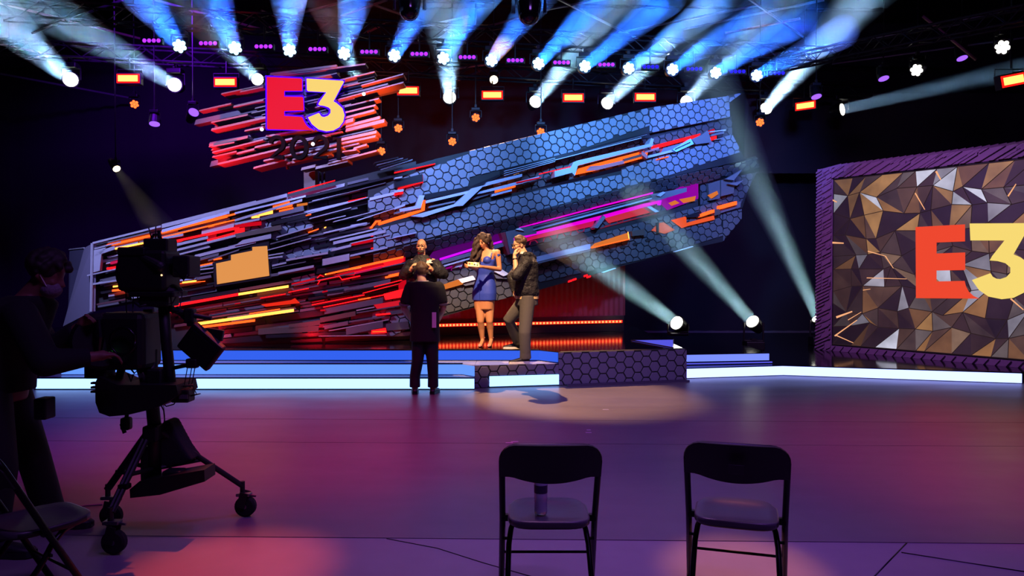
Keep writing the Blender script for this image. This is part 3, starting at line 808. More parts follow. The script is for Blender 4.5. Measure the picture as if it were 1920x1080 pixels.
# lower section light bars
for (p, q, w_, m) in (((327, 573), (447, 552), 5, e_red), ((447, 552), (541, 537), 4.5, e_yl), ((360, 609), (551, 582), 5, e_yl), ((366, 615), (478, 601), 4, e_or), ((286, 590), (335, 582), 3, e_red)):
    bar('light_bar', p[0], p[1], q[0], q[1], w_, .16, .24, m)
for (x0, y0, x1, y1, w_, m) in ((880, 150, 1110, 102, 8, e_red), (880, 185, 905, 150, 10, e_red), (875, 120, 910, 88, 8, e_red), (905, 88, 945, 105, 8, e_red), (1110, 102, 1140, 140, 8, e_red), (1140, 138, 1330, 98, 12, e_red), (960, 82, 1340, 5, 12, e_yl), (1280, 68, 1560, 5, 20, e_pk), (570, 272, 785, 230, 8, e_red), (270, 335, 540, 290, 8, e_red),
        (930, 270, 985, 258, 12, e_dred), (1360, 282, 1740, 182, 6, e_red), (1480, 215, 1800, 135, 8, e_red), (820, 405, 1375, 300, 10, e_red), (940, 430, 1580, 300, 8, e_red), (820, 380, 950, 355, 8, e_dred), (1310, 352, 1440, 330, 12, e_or), (1600, 115, 1750, 82, 18, e_or), (910, 465, 960, 460, 16, e_dred), (1500, 512, 1650, 498, 14, e_red), (155, 500, 480, 450, 10, e_or), (0, 395, 60, 385, 8, e_dred)):
    L(F_, x0, y0, x1, y1, w_, m, .14, .22)
for (x0, y0, x1, y1, w_, m) in ((1160, 255, 1650, 150, 40, g_md), (905, 568, 1280, 495, 50, g_br), (575, 640, 905, 590, 50, g_br), (950, 645, 1200, 595, 40, g_md), (1210, 585, 1590, 528, 16, g_md), (1290, 465, 1480, 428, 12, g_lt), (1290, 490, 1770, 412, 12, g_md), (1000, 680, 1630, 562, 8, g_lt), (950, 475, 1570, 355, 60, g_md), (0, 150, 850, 20, 30, g_md), (980, 300, 1150, 270, 24, g_md),
        (600, 200, 1900, -60, 14, g_md), (890, 735, 1610, 727, 8, g_lt), (1180, 690, 1570, 610, 70, g_md), (250, 690, 890, 655, 60, g_br), (330, 740, 1180, 705, 34, g_dk), (940, 290, 1740, 185, 16, g_dk)):
    L(F_, x0, y0, x1, y1, w_, m, .1, .2, 'plank')
poly('glow_panel', P(F_, 280, 402, 600, 355, 640, 335, 692, 385, 330, 425), .1, .18, emi('light_vermilion', (235, 40, 20), 1.0)); poly('glow_panel', P(F_, 600, 180, 850, 118, 850, 150, 720, 190, 610, 205), .1, .15, e_dred)
poly('glow_panel', P(F_, 1580, 290, 1790, 235, 1795, 320, 1600, 352), .1, .16, e_red); poly('glow_panel', P(F_, 1475, 405, 1785, 350, 1770, 405, 1515, 452), .1, .15, emi('light_scarlet', (215, 25, 45), .9)); poly('glow_panel', P(F_, 1740, 180, 1815, 130, 1820, 240, 1740, 260), .08, .13, e_dred)
poly('glow_panel', P(F_, 1450, 675, 1600, 650, 1610, 700, 1450, 712), .1, .18, e_red); L(F_, 1460, 690, 1600, 685, 8, e_or, .18, .2)
poly('glow_panel', P(D_, 1660, 900, 1900, 840, 1900, 905, 1700, 950), .1, .17, e_red)
# the return panels closing the left end
ret = mat('return_panel', (110, 105, 125), .6)
eA, eB = wall.hit(174, 456, .2), wall.hit(172, 584, .2)
fA, fB = at(158, 465, eA.y + .55), at(118, 612, eB.y + .75)
MB().prism([eA, eB, fB, fA], [p + V((.02, .06, 0)) for p in (eA, eB, fB, fA)]).build('return_panel', ret, bd)
gA, gB = at(130, 468, eA.y + 1.2), at(128, 600, eB.y + 1.3)
MB().prism([fA, fB, gB, gA], [p + V((.02, .06, 0)) for p in (fA, fB, gB, gA)]).build('return_panel', mat('return_dark', (60, 56, 80), .7), bd)
MB().tube([eA + V((0, -.02, 0)), eB + V((0, -.02, 0))], .02, 6).build('edge_trim', g_lt, bd, fix=False)
MB().tube([gA, fA], .012, 6).build('edge_trim', g_lt, bd, fix=False)
# timber props behind the wall keep it on the stage
for px in (330, 620):
    p = wall.hit(px, 560, -.3); t = wall.hit(px, 480, -.36)
    MB().box((p.x, p.y + .15, (H3 + t.z) / 2), (.09, .09, t.z - H3)).build('support_post', blk, bd, fix=False)

# --- red back panel under the overhang, with its LED strip
bw = thing('red_panel_wall', 'ribbed dark red panel wall below the overhanging hexagons, glowing strip along its foot', 'panel', (0, 14, H3))
redp = mat('red_panel', (120, 20, 34), .6, bump=.1)
rl = Pl(WP - V((0.306, -0.952, 0)) * .78, V((0.306, -0.952, 0)))
n_ = 90; vs = []; fs = []
pa, pb = rl.hit(700, 600), rl.hit(1172, 600)
for i in range(n_ + 1):
    t = i / n_; p = pa.lerp(pb, t) + rl.n * (.012 if i % 2 else 0); vs += [(p.x, p.y, H3 + .30), (p.x, p.y, 2.2 if t < .9 else 2.2)]
for i in range(n_): fs.append([2 * i, 2 * i + 2, 2 * i + 3, 2 * i + 1])
mk('ribbed_panel', vs, fs, redp, bw)
def along(x, off, z): p = rl.hit(x, 600, off); return V((p.x, p.y, z))
def lbox(name, xa, xb, off0, off1, z0, z1, m, parent):
    f = [along(xa, off1, z0), along(xb, off1, z0), along(xb, off1, z1), along(xa, off1, z1)]
    return MB().prism(f, [p - rl.n * (off1 - off0) for p in f]).build(name, m, parent)
lbox('base_box', 700, 1170, 0, .1, H3 + .004, H3 + .30, mat('base_maroon', (40, 16, 26), .3), bw)
lbox('led_tape', 760, 1167, .1, .125, H3 + .165, H3 + .215, emi('light_strip_red', (255, 30, 20), 2.2), bw)
for i in range(62):
    t = 765 + i * 6.5
    if t > 1164: break
    lbox('led', t, t + 3.4, .125, .135, H3 + .172, H3 + .208, emi('light_strip_core', (255, 110, 60), 4), bw)
area('panel_uplight', tuple(along(960, .45, H3 + .35)), tuple(along(960, -.2, 2.0)), (255, 20, 40), 4, 4.5, .06).rotation_euler = (R(118), 0, math.atan2(WD.y, WD.x))
# ================================================================ HANGING SIGN
sg = Pl((0, 13.0, 0), (0, -1, 0))
sign = thing('event_sign', 'large red and yellow E3 sign over dark 2021 figures on a burst of red-lit planks', 'sign', (-4, 13.2, H3))
sp = mat('sign_plank', (104, 78, 78), .45, .1)
sp2 = mat('sign_plank_grey', (76, 66, 88), .45, .1)
def Gp(x, y): return (360 + x / 4.8, 120 + y / 4.8)
def splank(x0, y0, x1, y1, w_, o0, o1, m=None, cut=6):
    a_, b_ = Gp(x0, y0), Gp(x1, y1); h = w_ / 9.6; c = cut / 4.8
    pts = [(a_[0] + c, a_[1] - h), (b_[0] + c * .4, b_[1] - h), (b_[0], b_[1] + h), (a_[0], a_[1] + h)]
    poly('plank', pts, o0, o1, m or sp, sg, sign)
rows = [(60, 420, 350, 355, 14), (370, 385, 640, 325, 14), (170, 525, 500, 455, 16), (170, 590, 660, 480, 20), (470, 600, 640, 565, 14), (150, 735, 500, 655, 24), (180, 740, 380, 705, 12), (180, 795, 640, 680, 14), (180, 835, 400, 785, 14), (400, 805, 560, 765, 18),
        (230, 900, 1000, 715, 18), (550, 935, 850, 860, 18), (850, 895, 1250, 810, 22), (980, 945, 1110, 915, 26), (1110, 935, 1400, 870, 26), (1220, 895, 1660, 780, 16), (1370, 385, 1680, 310, 14), (1310, 320, 1900, 165, 12), (1360, 440, 1650, 370, 16), (1370, 485, 1640, 415, 20),
        (1380, 595, 1730, 510, 32), (1380, 560, 1690, 480, 26), (1340, 715, 1650, 650, 20), (1340, 680, 1660, 610, 26), (1450, 760, 1570, 725, 18), (1350, 790, 1480, 770, 14), (260, 268, 640, 188, 12), (430, 250, 640, 205, 14), (640, 115, 1560, 0, 14), (700, 90, 1300, 15, 20), (1300, 150, 1640, 70, 12), (1520, 192, 1900, 90, 12), (1400, 270, 1760, 180, 16),
        (560, 750, 900, 670, 18), (640, 870, 1000, 790, 16), (900, 860, 1350, 750, 14), (900, 700, 1350, 610, 14), (1000, 800, 1400, 700, 18), (660, 650, 1300, 545, 18), (1240, 560, 1450, 500, 34)]
for i, (a0, a1, a2, a3, w_) in enumerate(rows): splank(a0, a1, a2, a3, w_, -.05 - .05 * (i % 3), .16 + .04 * (i % 4))
for (a0, a1, a2, a3, w_) in ((20, 525, 660, 385, 46), (160, 900, 700, 770, 50), (150, 715, 560, 640, 20), (640, 420, 1100, 320, 60), (700, 300, 1400, 200, 60), (1000, 480, 1400, 400, 50), (700, 560, 1300, 470, 40), (640, 190, 1300, 80, 50), (500, 700, 1400, 540, 40), (800, 800, 1500, 660, 40), (1350, 250, 1870, 130, 30), (200, 560, 640, 470, 20), (1340, 330, 1850, 215, 30)):
    splank(a0, a1, a2, a3, w_, -.3, -.1, sp2, 14)
rr = random.Random(3)
for k in range(46):
    y = rr.uniform(180, 900); x = rr.uniform(160, 1350) if y > 380 else rr.uniform(450, 1400); ln = rr.uniform(250, 650)
    x1 = min(x + ln, 1640 if y < 700 else 1500)
    splank(x, y, x1, y - (x1 - x) * .225, rr.uniform(8, 13), -.15, rr.uniform(0, .2), rr.choice([sp, sp, sp2]))
# truss frame and post
for (x0, y0, x1, y1) in ((500, 230, 690, 190), (470, 290, 700, 240), (520, 170, 540, 318), (640, 150, 650, 300)):
    MB().tube([sg.hit(x0, y0, -.34), sg.hit(x1, y1, -.34)], .03, 8).build('frame_tube', blk, sign, fix=False)
pp = sg.hit(583, 320, -.3)
post_m = mat('post_paint', (70, 40, 34), .5)
MB().box((pp.x, pp.y, (pp.z + H3) / 2), (.2, .2, pp.z - H3)).build('post', post_m, sign, fix=False)
for dx in (.17, .24): MB().box((pp.x + dx, pp.y, (pp.z + H3) / 2), (.03, .03, pp.z - H3)).build('post_tube', blk, sign, fix=False)
EO = [(672, 115), (980, 130), (980, 232), (818, 232), (818, 292), (990, 295), (995, 410), (818, 415), (818, 465), (985, 475), (998, 510), (1020, 545), (1050, 572), (1085, 590), (675, 580)]
TO = [(1030, 130), (1358, 150), (1335, 190), (1262, 330), (1300, 350), (1345, 390), (1364, 450), (1352, 510), (1316, 560), (1262, 590), (1200, 598), (1130, 582), (1080, 542), (1042, 480), (1140, 440), (1152, 462), (1172, 474), (1192, 477), (1225, 465), (1246, 440), (1246, 408), (1220, 382), (1180, 368), (1136, 362), (1150, 335), (1215, 245), (1034, 235)]
def grow(pts, d):
    n = len(pts); out = []
    ar = sum(pts[i][0] * pts[(i + 1) % n][1] - pts[(i + 1) % n][0] * pts[i][1] for i in range(n)); sgn = 1 if ar > 0 else -1
    for i in range(n):
        a_, b_, c_ = V((*pts[i - 1], 0)), V((*pts[i], 0)), V((*pts[(i + 1) % n], 0))
        e = (b_ - a_).normalized() + (c_ - b_).normalized(); nn = V((e.y, -e.x, 0)).normalized() * sgn
        out.append((b_.x + nn.x * d, b_.y + nn.y * d))
    return out
er = emi('sign_red', (236, 24, 52), 1.0); ey = emi('sign_yellow', (250, 214, 116), 1.0); eb = emi('sign_halo_blue', (50, 0, 255), 3.2)
for nm, pts, m in (('letter_e', EO, er), ('number_three', TO, ey)):
    f = [Gp(*q) for q in pts]
    lt = poly(nm, f, .42, .5, m, sg, sign)
    poly('backlight', [Gp(*q) for q in grow(pts, 17)], .36, .4, eb, sg, lt)
    for q in (f[1], f[-2] if nm == 'letter_e' else f[8]):
        MB().tube([sg.hit(q[0] - 3, q[1] + 3, .36), sg.hit(q[0] - 3, q[1] + 3, -.1)], .012, 6).build('standoff', blk, lt, fix=False)
dg_m = mat('figure_black', (12, 8, 10), 1.0, spec=.05)
def ribbon(pts, w_, o0, o1, m, name, pl, parent, fn):
    q = [V((*fn(*p), 0)) for p in pts]; l, r_ = [], []
    for i, p in enumerate(q):
        d = (q[min(i + 1, len(q) - 1)] - q[max(0, i - 1)]).normalized(); n = V((-d.y, d.x, 0)) * w_ / 2
        l.append(p + n); r_.append(p - n)
    mb = MB()
    for i in range(len(q) - 1):
        f = [pl.hit(v.x, v.y, o1) for v in (l[i], l[i + 1], r_[i + 1], r_[i])]
        mb.prism(f, [v - pl.n * (o1 - o0) for v in f])
    return mb.build(name, m, parent)
def arc(cx, cy, rx, ry, a0, a1, n=14):
    return [(cx + rx * math.cos(R(a0 + (a1 - a0) * i / n)), cy - ry * math.sin(R(a0 + (a1 - a0) * i / n))) for i in range(n + 1)]
two = lambda x: arc(x, 718, 58, 62, 175, -45, 16) + [(x - 52, 840)] + [(x + 60, 840)]
ribbon(two(762), 7, .36, .44, dg_m, 'figure_two', sg, sign, Gp)
ribbon(arc(960, 752, 66, 92, 90, 450, 28), 7, .36, .44, dg_m, 'figure_zero', sg, sign, Gp)
ribbon(two(1152), 7, .36, .44, dg_m, 'figure_two', sg, sign, Gp)
ribbon([(1268, 672), (1318, 672), (1318, 858)], 7, .36, .44, dg_m, 'figure_one', sg, sign, Gp)
for x in (762, 960, 1152, 1318):
    q = Gp(x, 845)
    MB().tube([sg.hit(*q, .37), sg.hit(*q, -.1)], .012, 6).build('standoff', blk, sign, fix=False)
for (x, y) in ((628, 588), (1088, 720), (1546, 270)):
    q = Gp(x, y); o = MB().ell(sg.hit(*q, .45), (.03, .03, .03)).build('reflection_glint', emi('glint_white', (235, 235, 255), 3), sign)  # glowing dots stand in for white reflections on the sign

# ================================================================ RIGHT SCREEN
scn = thing('video_screen', 'large screen showing gold triangles with red E and yellow 3, in a ridged violet frame', 'screen', (6, 12.8, H1))
zb = H1 + .006
pL, pR = onz(1530, 655, zb), onz(1920, 690, zb)
sd = (pR - pL); sd.z = 0; sd.normalize()
spl = Pl(pL, V((sd.y, -sd.x, 0)))
W2 = 5.8                        # goes on past the right edge of the picture
def S(u, z, off=0): return V((pL.x, pL.y, 0)) + sd * u + spl.n * off + V((0, 0, z))
zt = spl.hit(1530, 318).z
ul = .33
zs0 = spl.hit(1560, 645).z; zs1 = spl.hit(1560, 338).z
def sbox(name, u0, u1, z0, z1, o0, o1, m, parent=None):
    f = [S(u0, z0, o1), S(u1, z0, o1), S(u1, z1, o1), S(u0, z1, o1)]
    return MB().prism(f, [p - spl.n * (o1 - o0) for p in f]).build(name, m, parent or scn)
ch = mat('frame_violet', (118, 86, 112), .35, .1, bump=.05)
sbox('frame_side', 0, ul - .02, zb, zt, -.5, .0, ch); sbox('frame_side', W2 - ul, W2, zb, zt, -.5, .0, ch)
sbox('frame_top', ul - .02, W2 - ul, zs1 + .03, zt, -.5, .0, ch); sbox('frame_bottom', ul - .02, W2 - ul, zb, zs0 - .03, -.5, .0, ch)
sbox('bezel', ul - .02, W2 - ul, zs0 - .03, zs1 + .03, -.5, -.02, blk)
# ridged cladding: slanting battens
rr = random.Random(11)
cnt = 0
def batten(u, z, ln, ang, wd, reg):
    c_, s_ = math.cos(ang), math.sin(ang)
    q = [(u, z), (u + ln * c_, z + ln * s_), (u + ln * c_, z + ln * s_ + wd), (u, z + wd)]
    q = clip_poly(q, conv_lines([(reg[0], reg[2]), (reg[1], reg[2]), (reg[1], reg[3]), (reg[0], reg[3])]))
    if len(q) < 3: return
    f = [S(a_, b_, .03 + (cnt % 3) * .008) for a_, b_ in q]
    MB().prism(f, [p - spl.n * .034 for p in f]).build('batten', ch, scn)
z = zb + .02
while z < zt:
    u = 0
    while u < ul - .03:
        ln = rr.choice([.12, .2, .3]); batten(u, z - .06, ln, .45, .035, (0, ul - .03, zb, zt)); u += ln + .02; cnt += 1
    z += .062
for row in range(30):
    u = ul - .5 + row * .17 - .0
    while False: pass
    for k in range(3):
        ln = rr.choice([.5, .8, 1.1]); batten(u + rr.uniform(-.1, .1), zs1 + .0 + k * .13 - .1, ln, .5, .04, (ul - .02, W2, zs1 + .035, zt)); cnt += 1
for row in range(34):
    u = ul + row * .16
    for k, sg_ in ((0, 1), (1, -1)):
        batten(u, zb + (.0 if sg_ > 0 else .22), .16, .9 * sg_, .02, (ul, W2, zb, zs0 - .035)); cnt += 1
# lid fins seen above the frame, leaning to the right
for k in range(44):
    u = .05 + k * .12
    f = [S(u, zt, -.02), S(u + .22, zt + .09, -.3), S(u + .25, zt + .1, -.3), S(u + .03, zt, -.02)]
    MB().prism(f, [p - V((0, 0, .02)) for p in f]).build('top_fin', ch, scn)
# the picture on the screen: flat print of triangles
cols = [(150, 104, 62), (176, 128, 78), (120, 82, 54), (84, 60, 50), (58, 40, 40), (44, 30, 36), (96, 84, 84), (150, 145, 160), (205, 205, 225), (70, 54, 52), (128, 100, 80), (40, 28, 34)]
wts = [3, 3, 3, 4, 5, 5, 3, 2, 1, 4, 2, 5]
vs, fs, fc = [], [], []
gu, gz = 19, 10; du, dz = (W2 - 2 * ul) / (gu - 1), (zs1 - zs0) / (gz - 1)
grid = {}
for i in range(gu):
    for j in range(gz):
        ju = 0 if i in (0, gu - 1) else rr.uniform(-.3, .3) * du; jz = 0 if j in (0, gz - 1) else rr.uniform(-.3, .3) * dz
        if j % 2 and 0 < i < gu - 1: ju += du * .25
        grid[i, j] = len(vs); vs.append(S(ul + i * du + ju, zs0 + j * dz + jz, -.015))
for i in range(gu - 1):
    for j in range(gz - 1):
        a_, b_, c_, d_ = grid[i, j], grid[i + 1, j], grid[i + 1, j + 1], grid[i, j + 1]
        for t in (([a_, b_, c_], [a_, c_, d_]) if rr.random() < .5 else ([a_, b_, d_], [b_, c_, d_])):
            fs.append(t)
            k = rr.choices(range(12), wts)[0]; dk = .5 if i < 2 else 1
            f_ = rr.uniform(.8, 1.15) * dk; fc.append(tuple(c * f_ for c in lin(*cols[k])))
im = mk('screen_image', vs, fs, None, scn)
cm = bpy.data.materials.new('screen_picture'); cm.use_nodes = True; nt = cm.node_tree; b_ = nt.nodes['Principled BSDF']
b_.inputs['Base Color'].default_value = (.01, .01, .01, 1); b_.inputs['Roughness'].default_value = .5
at_ = nt.nodes.new('ShaderNodeAttribute'); at_.attribute_name = 'Col'
nz = nt.nodes.new('ShaderNodeTexNoise'); nz.inputs['Scale'].default_value = 2.2; nz.inputs['Detail'].default_value = 3
tc = nt.nodes.new('ShaderNodeTexCoord'); nt.links.new(tc.outputs['Object'], nz.inputs['Vector'])
mr = nt.nodes.new('ShaderNodeMapRange'); mr.inputs[1].default_value = .3; mr.inputs[2].default_value = .7; mr.inputs[3].default_value = .5; mr.inputs[4].default_value = 1.1; nt.links.new(nz.outputs['Fac'], mr.inputs[0])
nt.links.new(at_.outputs['Color'], b_.inputs['Emission Color']); nt.links.new(mr.outputs[0], b_.inputs['Emission Strength'])
im.data.materials.append(cm)
ca = im.data.color_attributes.new('Col', 'FLOAT_COLOR', 'CORNER')
li = 0
for f_, c_ in zip(fs, fc):
    for _ in f_: ca.data[li].color = (*c_, 1); li += 1
# thin dark facets' edges and glowing streaks of the picture
lm = emi('picture_line', (44, 30, 34), 1.0)
mb = MB(); mb2 = MB()
for k, t in enumerate(fs):
    for e in range(3):
        p, q = vs[t[e]], vs[t[(e + 1) % 3]]
        if (e + k) % 2: continue
        d = (q - p).normalized(); up = spl.n.cross(d) * .006
        (mb).add([p - up + spl.n * .002, q - up + spl.n * .002, q + up + spl.n * .002, p + up + spl.n * .002], [[0, 1, 2, 3]])
mb.build('picture_lines', lm, scn, fix=False)
ho = emi('picture_streak', (240, 168, 120), 1.1)
for (x0, y0, x1, y1, w_) in ((1553, 371, 1569, 379, 3.5), (1560, 455, 1582, 456, 3.5), (1568, 595, 1598, 584, 4), (1755, 321, 1764, 337, 4), (1716, 362, 1734, 393, 2.5), (1627, 471, 1660, 480, 2), (1660, 480, 1675, 503, 2), (1625, 521, 1700, 523, 1.6), (1895, 560, 1919, 581, 3), (1890, 368, 1905, 345, 3), (1565, 630, 1607, 600, 2.5), (1566, 628, 1600, 643, 2), (1618, 544, 1632, 542, 1.5), (1590, 600, 1615, 585, 1.5)):
    a_, b_ = V((x0, y0, 0)), V((x1, y1, 0)); d = (b_ - a_).normalized(); n = V((-d.y, d.x, 0)) * w_ / 2
    q = [a_ - n, b_ - n * .6, b_ + n * .6, a_ + n]
    mb2.add([spl.hit(v.x, v.y, -.008) for v in q], [[0, 1, 2, 3]])
mb2.build('picture_streaks', ho, scn, fix=False)
def Hp(x, y): return (1280 + x / 3, 360 + y / 3)
E2 = [(1310, 197), (1587, 182), (1587, 278), (1427, 284), (1427, 346), (1588, 340), (1588, 439), (1427, 442), (1427, 503), (1585, 500), (1592, 530), (1608, 560), (1635, 585), (1668, 600), (1312, 597)]
# the 3 is the sign's own figure, fitted to its place on the screen
def fit3(x, y):
    u = (x - 1030) / 334; v = (y - 130) / 468
    return (1818 + u * 118 , 419 + v * 142 - u * 6 * (1 - v) * 1.2)
poly('picture_letter_e', [Hp(*q) for q in E2], -.012, -.004, emi('picture_red', (238, 72, 46), 1.0), spl, scn)
poly('picture_number_three', [fit3(*q) for q in TO], -.012, -.004, emi('picture_yellow', (248, 218, 116), 1.0), spl, scn)
# ================================================================ LIGHTING RIG
def haze_mat(name, col, dens, g=.35):
    m = bpy.data.materials.new(name); m.use_nodes = True; nt = m.node_tree; nt.nodes.clear()
    o = nt.nodes.new('ShaderNodeOutputMaterial'); s = nt.nodes.new('ShaderNodeVolumeScatter')
    s.inputs['Color'].default_value = (*col, 1); s.inputs['Density'].default_value = dens; s.inputs['Anisotropy'].default_value = g
    nt.links.new(s.outputs[0], o.inputs['Volume']); return m


haze = haze_mat('haze', (.95, .96, 1), .09)


def head(parent, pos, to, kind, lens_m, rad=.13, beam=None, name='lamp_head'):
    """one lamp head pointing at `to`; local +Y is the pointing axis. beam=(length, half angle in degrees, colour, power)"""
    q = (V(to) - V(pos)).normalized().to_track_quat('Y', 'Z')
    rot = q.to_matrix()
    def T_(x, y, z): return V(pos) + rot @ V((x, y, z))
    mb = MB()
    prof = [(-.26, .35), (-.24, .75), (-.12, .95), (.0, 1.08), (.04, 1.12), (.04, .95)]
    mb.tube([T_(0, y, 0) for y, _ in prof], [rad * k for _, k in prof], 16)
    hd = mb.build(name, blk, parent, fix=True)
    if kind == 'flower':
        spots_ = [(0, 0)] + [(math.cos(k * math.pi / 3 + .3) * rad * .64, math.sin(k * math.pi / 3 + .3) * rad * .64) for k in range(6)]
        for (x, z) in spots_:
            MB().tube([T_(x, .035, z), T_(x, .05, z), T_(x, .058, z)], [rad * .31, rad * .31, rad * .2], 12).build('lens', lens_m, hd)
    else:
        MB().tube([T_(0, .035, 0), T_(0, .05, 0), T_(0, .066, 0)], [rad * .93, rad * .93, rad * .5], 20).build('lens', lens_m, hd)
    if beam:
        ln, ha, col, pw = beam[:4]
        t = math.tan(R(ha)); n = 28
        d = (V(to) - V(pos)).normalized(); a = (V((0, 0, 1)) - d * d.z).normalized(); b = d.cross(a)
        vs = [V(pos) + d * .07 + (a * math.cos(2 * math.pi * k / n) + b * math.sin(2 * math.pi * k / n)) * rad * .9 for k in range(n)]
        vs += [V(pos) + d * ln + (a * math.cos(2 * math.pi * k / n) + b * math.sin(2 * math.pi * k / n)) * (rad * .9 + ln * t) for k in range(n)]
        fs = [[k, (k + 1) % n, n + (k + 1) % n, n + k] for k in range(n)] + [list(range(n - 1, -1, -1)), [n + k for k in range(n)]]
        bo = MB().add(vs, fs).build('light_beam', beam[4] if len(beam) > 4 else haze, hd)
        l = bpy.data.lights.new('beam_source', 'AREA'); l.shape = 'DISK'; l.color = lin(*col); l.energy = pw
        l.size = rad * 1.7; l.spread = R(2 * ha + 1.0)
        lo = bpy.data.objects.new('beam_source', l); sc.collection.objects.link(lo)
        lo.location = V(pos) + d * .075; aim(lo, V(pos) + d * 5)
    return hd


def yoke(parent, pos, rad, up=1):
    """U bracket around the head, base box and clamp above (or below) it"""
    p = V(pos); mb = MB(); k = rad * 1.28; s = up
    mb.tube([p + V((-k, 0, 0)), p + V((-k, 0, s * rad * 1.5)), p + V((k, 0, s * rad * 1.5)), p + V((k, 0, 0))], rad * .13, 6)
    mb.build('yoke', blk, parent, fix=False)
    MB().box(p + V((0, 0, s * rad * 1.85)), (rad * 2, rad * 1.4, rad * .7), bev=rad * .12).build('base_box', blk, parent)
    if up > 0: MB().box(p + V((0, 0, rad * 2.5)), (rad * .5, rad * .5, rad * .8)).build('clamp', blk, parent, fix=False)


RZ = 5.7
def rig(px, py, z=RZ): return onz(px, py, z)


def hang(t, p, r_, line=None):
    """bracket up to the truss (line) or a drop pipe up to the roof"""
    top_ = p + V((0, 0, r_ * 2.1))
    if line:
        a_, b_ = line; d_ = (b_ - a_).normalized(); k = a_ + d_ * (p - a_).dot(d_)
        MB().tube([top_, V((p.x, p.y, k.z - .15)), V((k.x, k.y, k.z - .15)), V((k.x, k.y, k.z - .15)) - V((-d_.y, d_.x, 0)) * .15], .016, 6).build('hanger', blk, t, fix=False)
    else: MB().tube([top_, V((p.x, p.y, 9.0))], .014, 6).build('drop_pipe', blk, t, fix=False)


p0, p1 = rig(337, 87), rig(1418, 142); dd = (p1 - p0).normalized()
q0, q1 = rig(240, 147), rig(1435, 200); d2 = (q1 - q0).normalized()
TL1 = (p0 - dd * 3 + V((0, .1, .52)), p1 + dd * 1.5 + V((0, .1, .52)))
TL2 = (q0 - d2 * 3 + V((0, .35, .6)), q1 + d2 * 3 + V((0, .35, .6)))


lens_cyan = emi('lens_cyan', (190, 245, 255), 5)
lens_white = emi('lens_white', (255, 252, 235), 9)
lens_or = emi('lens_orange', (255, 92, 40), 3.4)
N1 = [(337, 87, 268, -6), (441, 91, 398, -10), (543, 95, 540, -10), (645, 101, 668, -10), (739, 105, 800, -10), (831, 110, 905, -10), (921, 114, 1010, -8), (1009, 120, 1120, 0), (1096, 125, 1235, 10), (1178, 129, 1330, 15), (1260, 131, 1420, 20), (1341, 137, 1500, 40), (1418, 142, 1560, 70)]
for i, (px, py, tx, ty) in enumerate(N1):
    p = rig(px, py)
    t = thing('wash_light', 'blue-beamed seven-lens wash light on the upper truss, %s from the left' % ordinal(i), 'stage light', p, 'blue wash lights on the upper truss')
    to = at(tx, ty, p.y - 4.5)
    yoke(t, p, .125); hang(t, p, .125, TL1)
    head(t, p, to, 'flower', lens_cyan, .125, (5.0, 1.5, (32, 95, 255), 17))
# purple strip lights between them
lens_pu = emi('lens_purple', (150, 40, 255), 2.2); lens_bl = emi('lens_blue', (40, 30, 255), 1.3)
N2 = [(284, 76), (390, 81), (494, 87), (595, 92), (692, 97), (786, 101), (876, 107), (966, 113), (1053, 117), (1137, 121), (1220, 125), (1302, 129), (1383, 134), (1457, 137)]
for i, (px, py) in enumerate(N2):
    p = rig(px, py); t = thing('strip_light', 'short %s strip light on the upper truss, %s from the left' % ('violet' if i < 10 else 'deep blue', ordinal(i)), 'stage light', p, 'strip lights on the upper truss')
    MB().box(p + V((0, .05, 0)), (.37, .09, .12), bev=.015).build('housing', blk, t)
    m = lens_pu if i < 10 else lens_bl
    for k in range(4): MB().ell(p + V((-.125 + k * .083, 0, 0)), (.036, .02, .036), n=10, m=6).build('lens', m, t)
    hang(t, p + V((0, .05, -.05)), .05, TL1)
# white moving heads on the lower/rear truss
N3 = [(133, 150, -20, 14, 2.2, .6), (329, 160, 40, -10, 2.6, .6), (843, 184, 828, -60, 4.2, 1.2), (1003, 192, 1205, -60, 3.4, 1.5), (1137, 195, 1400, -60, 3.2, 1.5), (1286, 192, 1500, -40, 3.2, .9), (1435, 205, 1665, -60, 4.0, 2.3), (1576, 206, 1960, 118, 1.8, .4)]
for i, (px, py, tx, ty, ha, k) in enumerate(N3):
    p = rig(px, py)
    t = thing('moving_head_light', 'white moving head light on the rear truss with pale beam, %s from the left' % ordinal(i), 'stage light', p, 'white moving heads on the rear truss')
    to = at(tx, ty, p.y - (5.5 if i < 7 else 3))
    yoke(t, p, .16); hang(t, p, .16, TL2)
    head(t, p, to, 'single', lens_white, .155, (7.5, ha, (140, 180, 225), 20 * k))
# two more behind the sign, seen by their beams
for i, (px, py, tx, ty) in enumerate(((484, 150, 300, -30), (676, 160, 585, -40))):
    p = rig(px, py); t = thing('moving_head_light', 'moving head light half hidden behind the sign planks %s the E3 letters' % ('left of' if i == 0 else 'right of'), 'stage light', p, 'moving heads behind the sign')
    yoke(t, p, .15); hang(t, p, .15, TL2); head(t, p, at(tx, ty, p.y - 5), 'single', lens_white, .13, (7, 2.0, (140, 180, 225), 9))
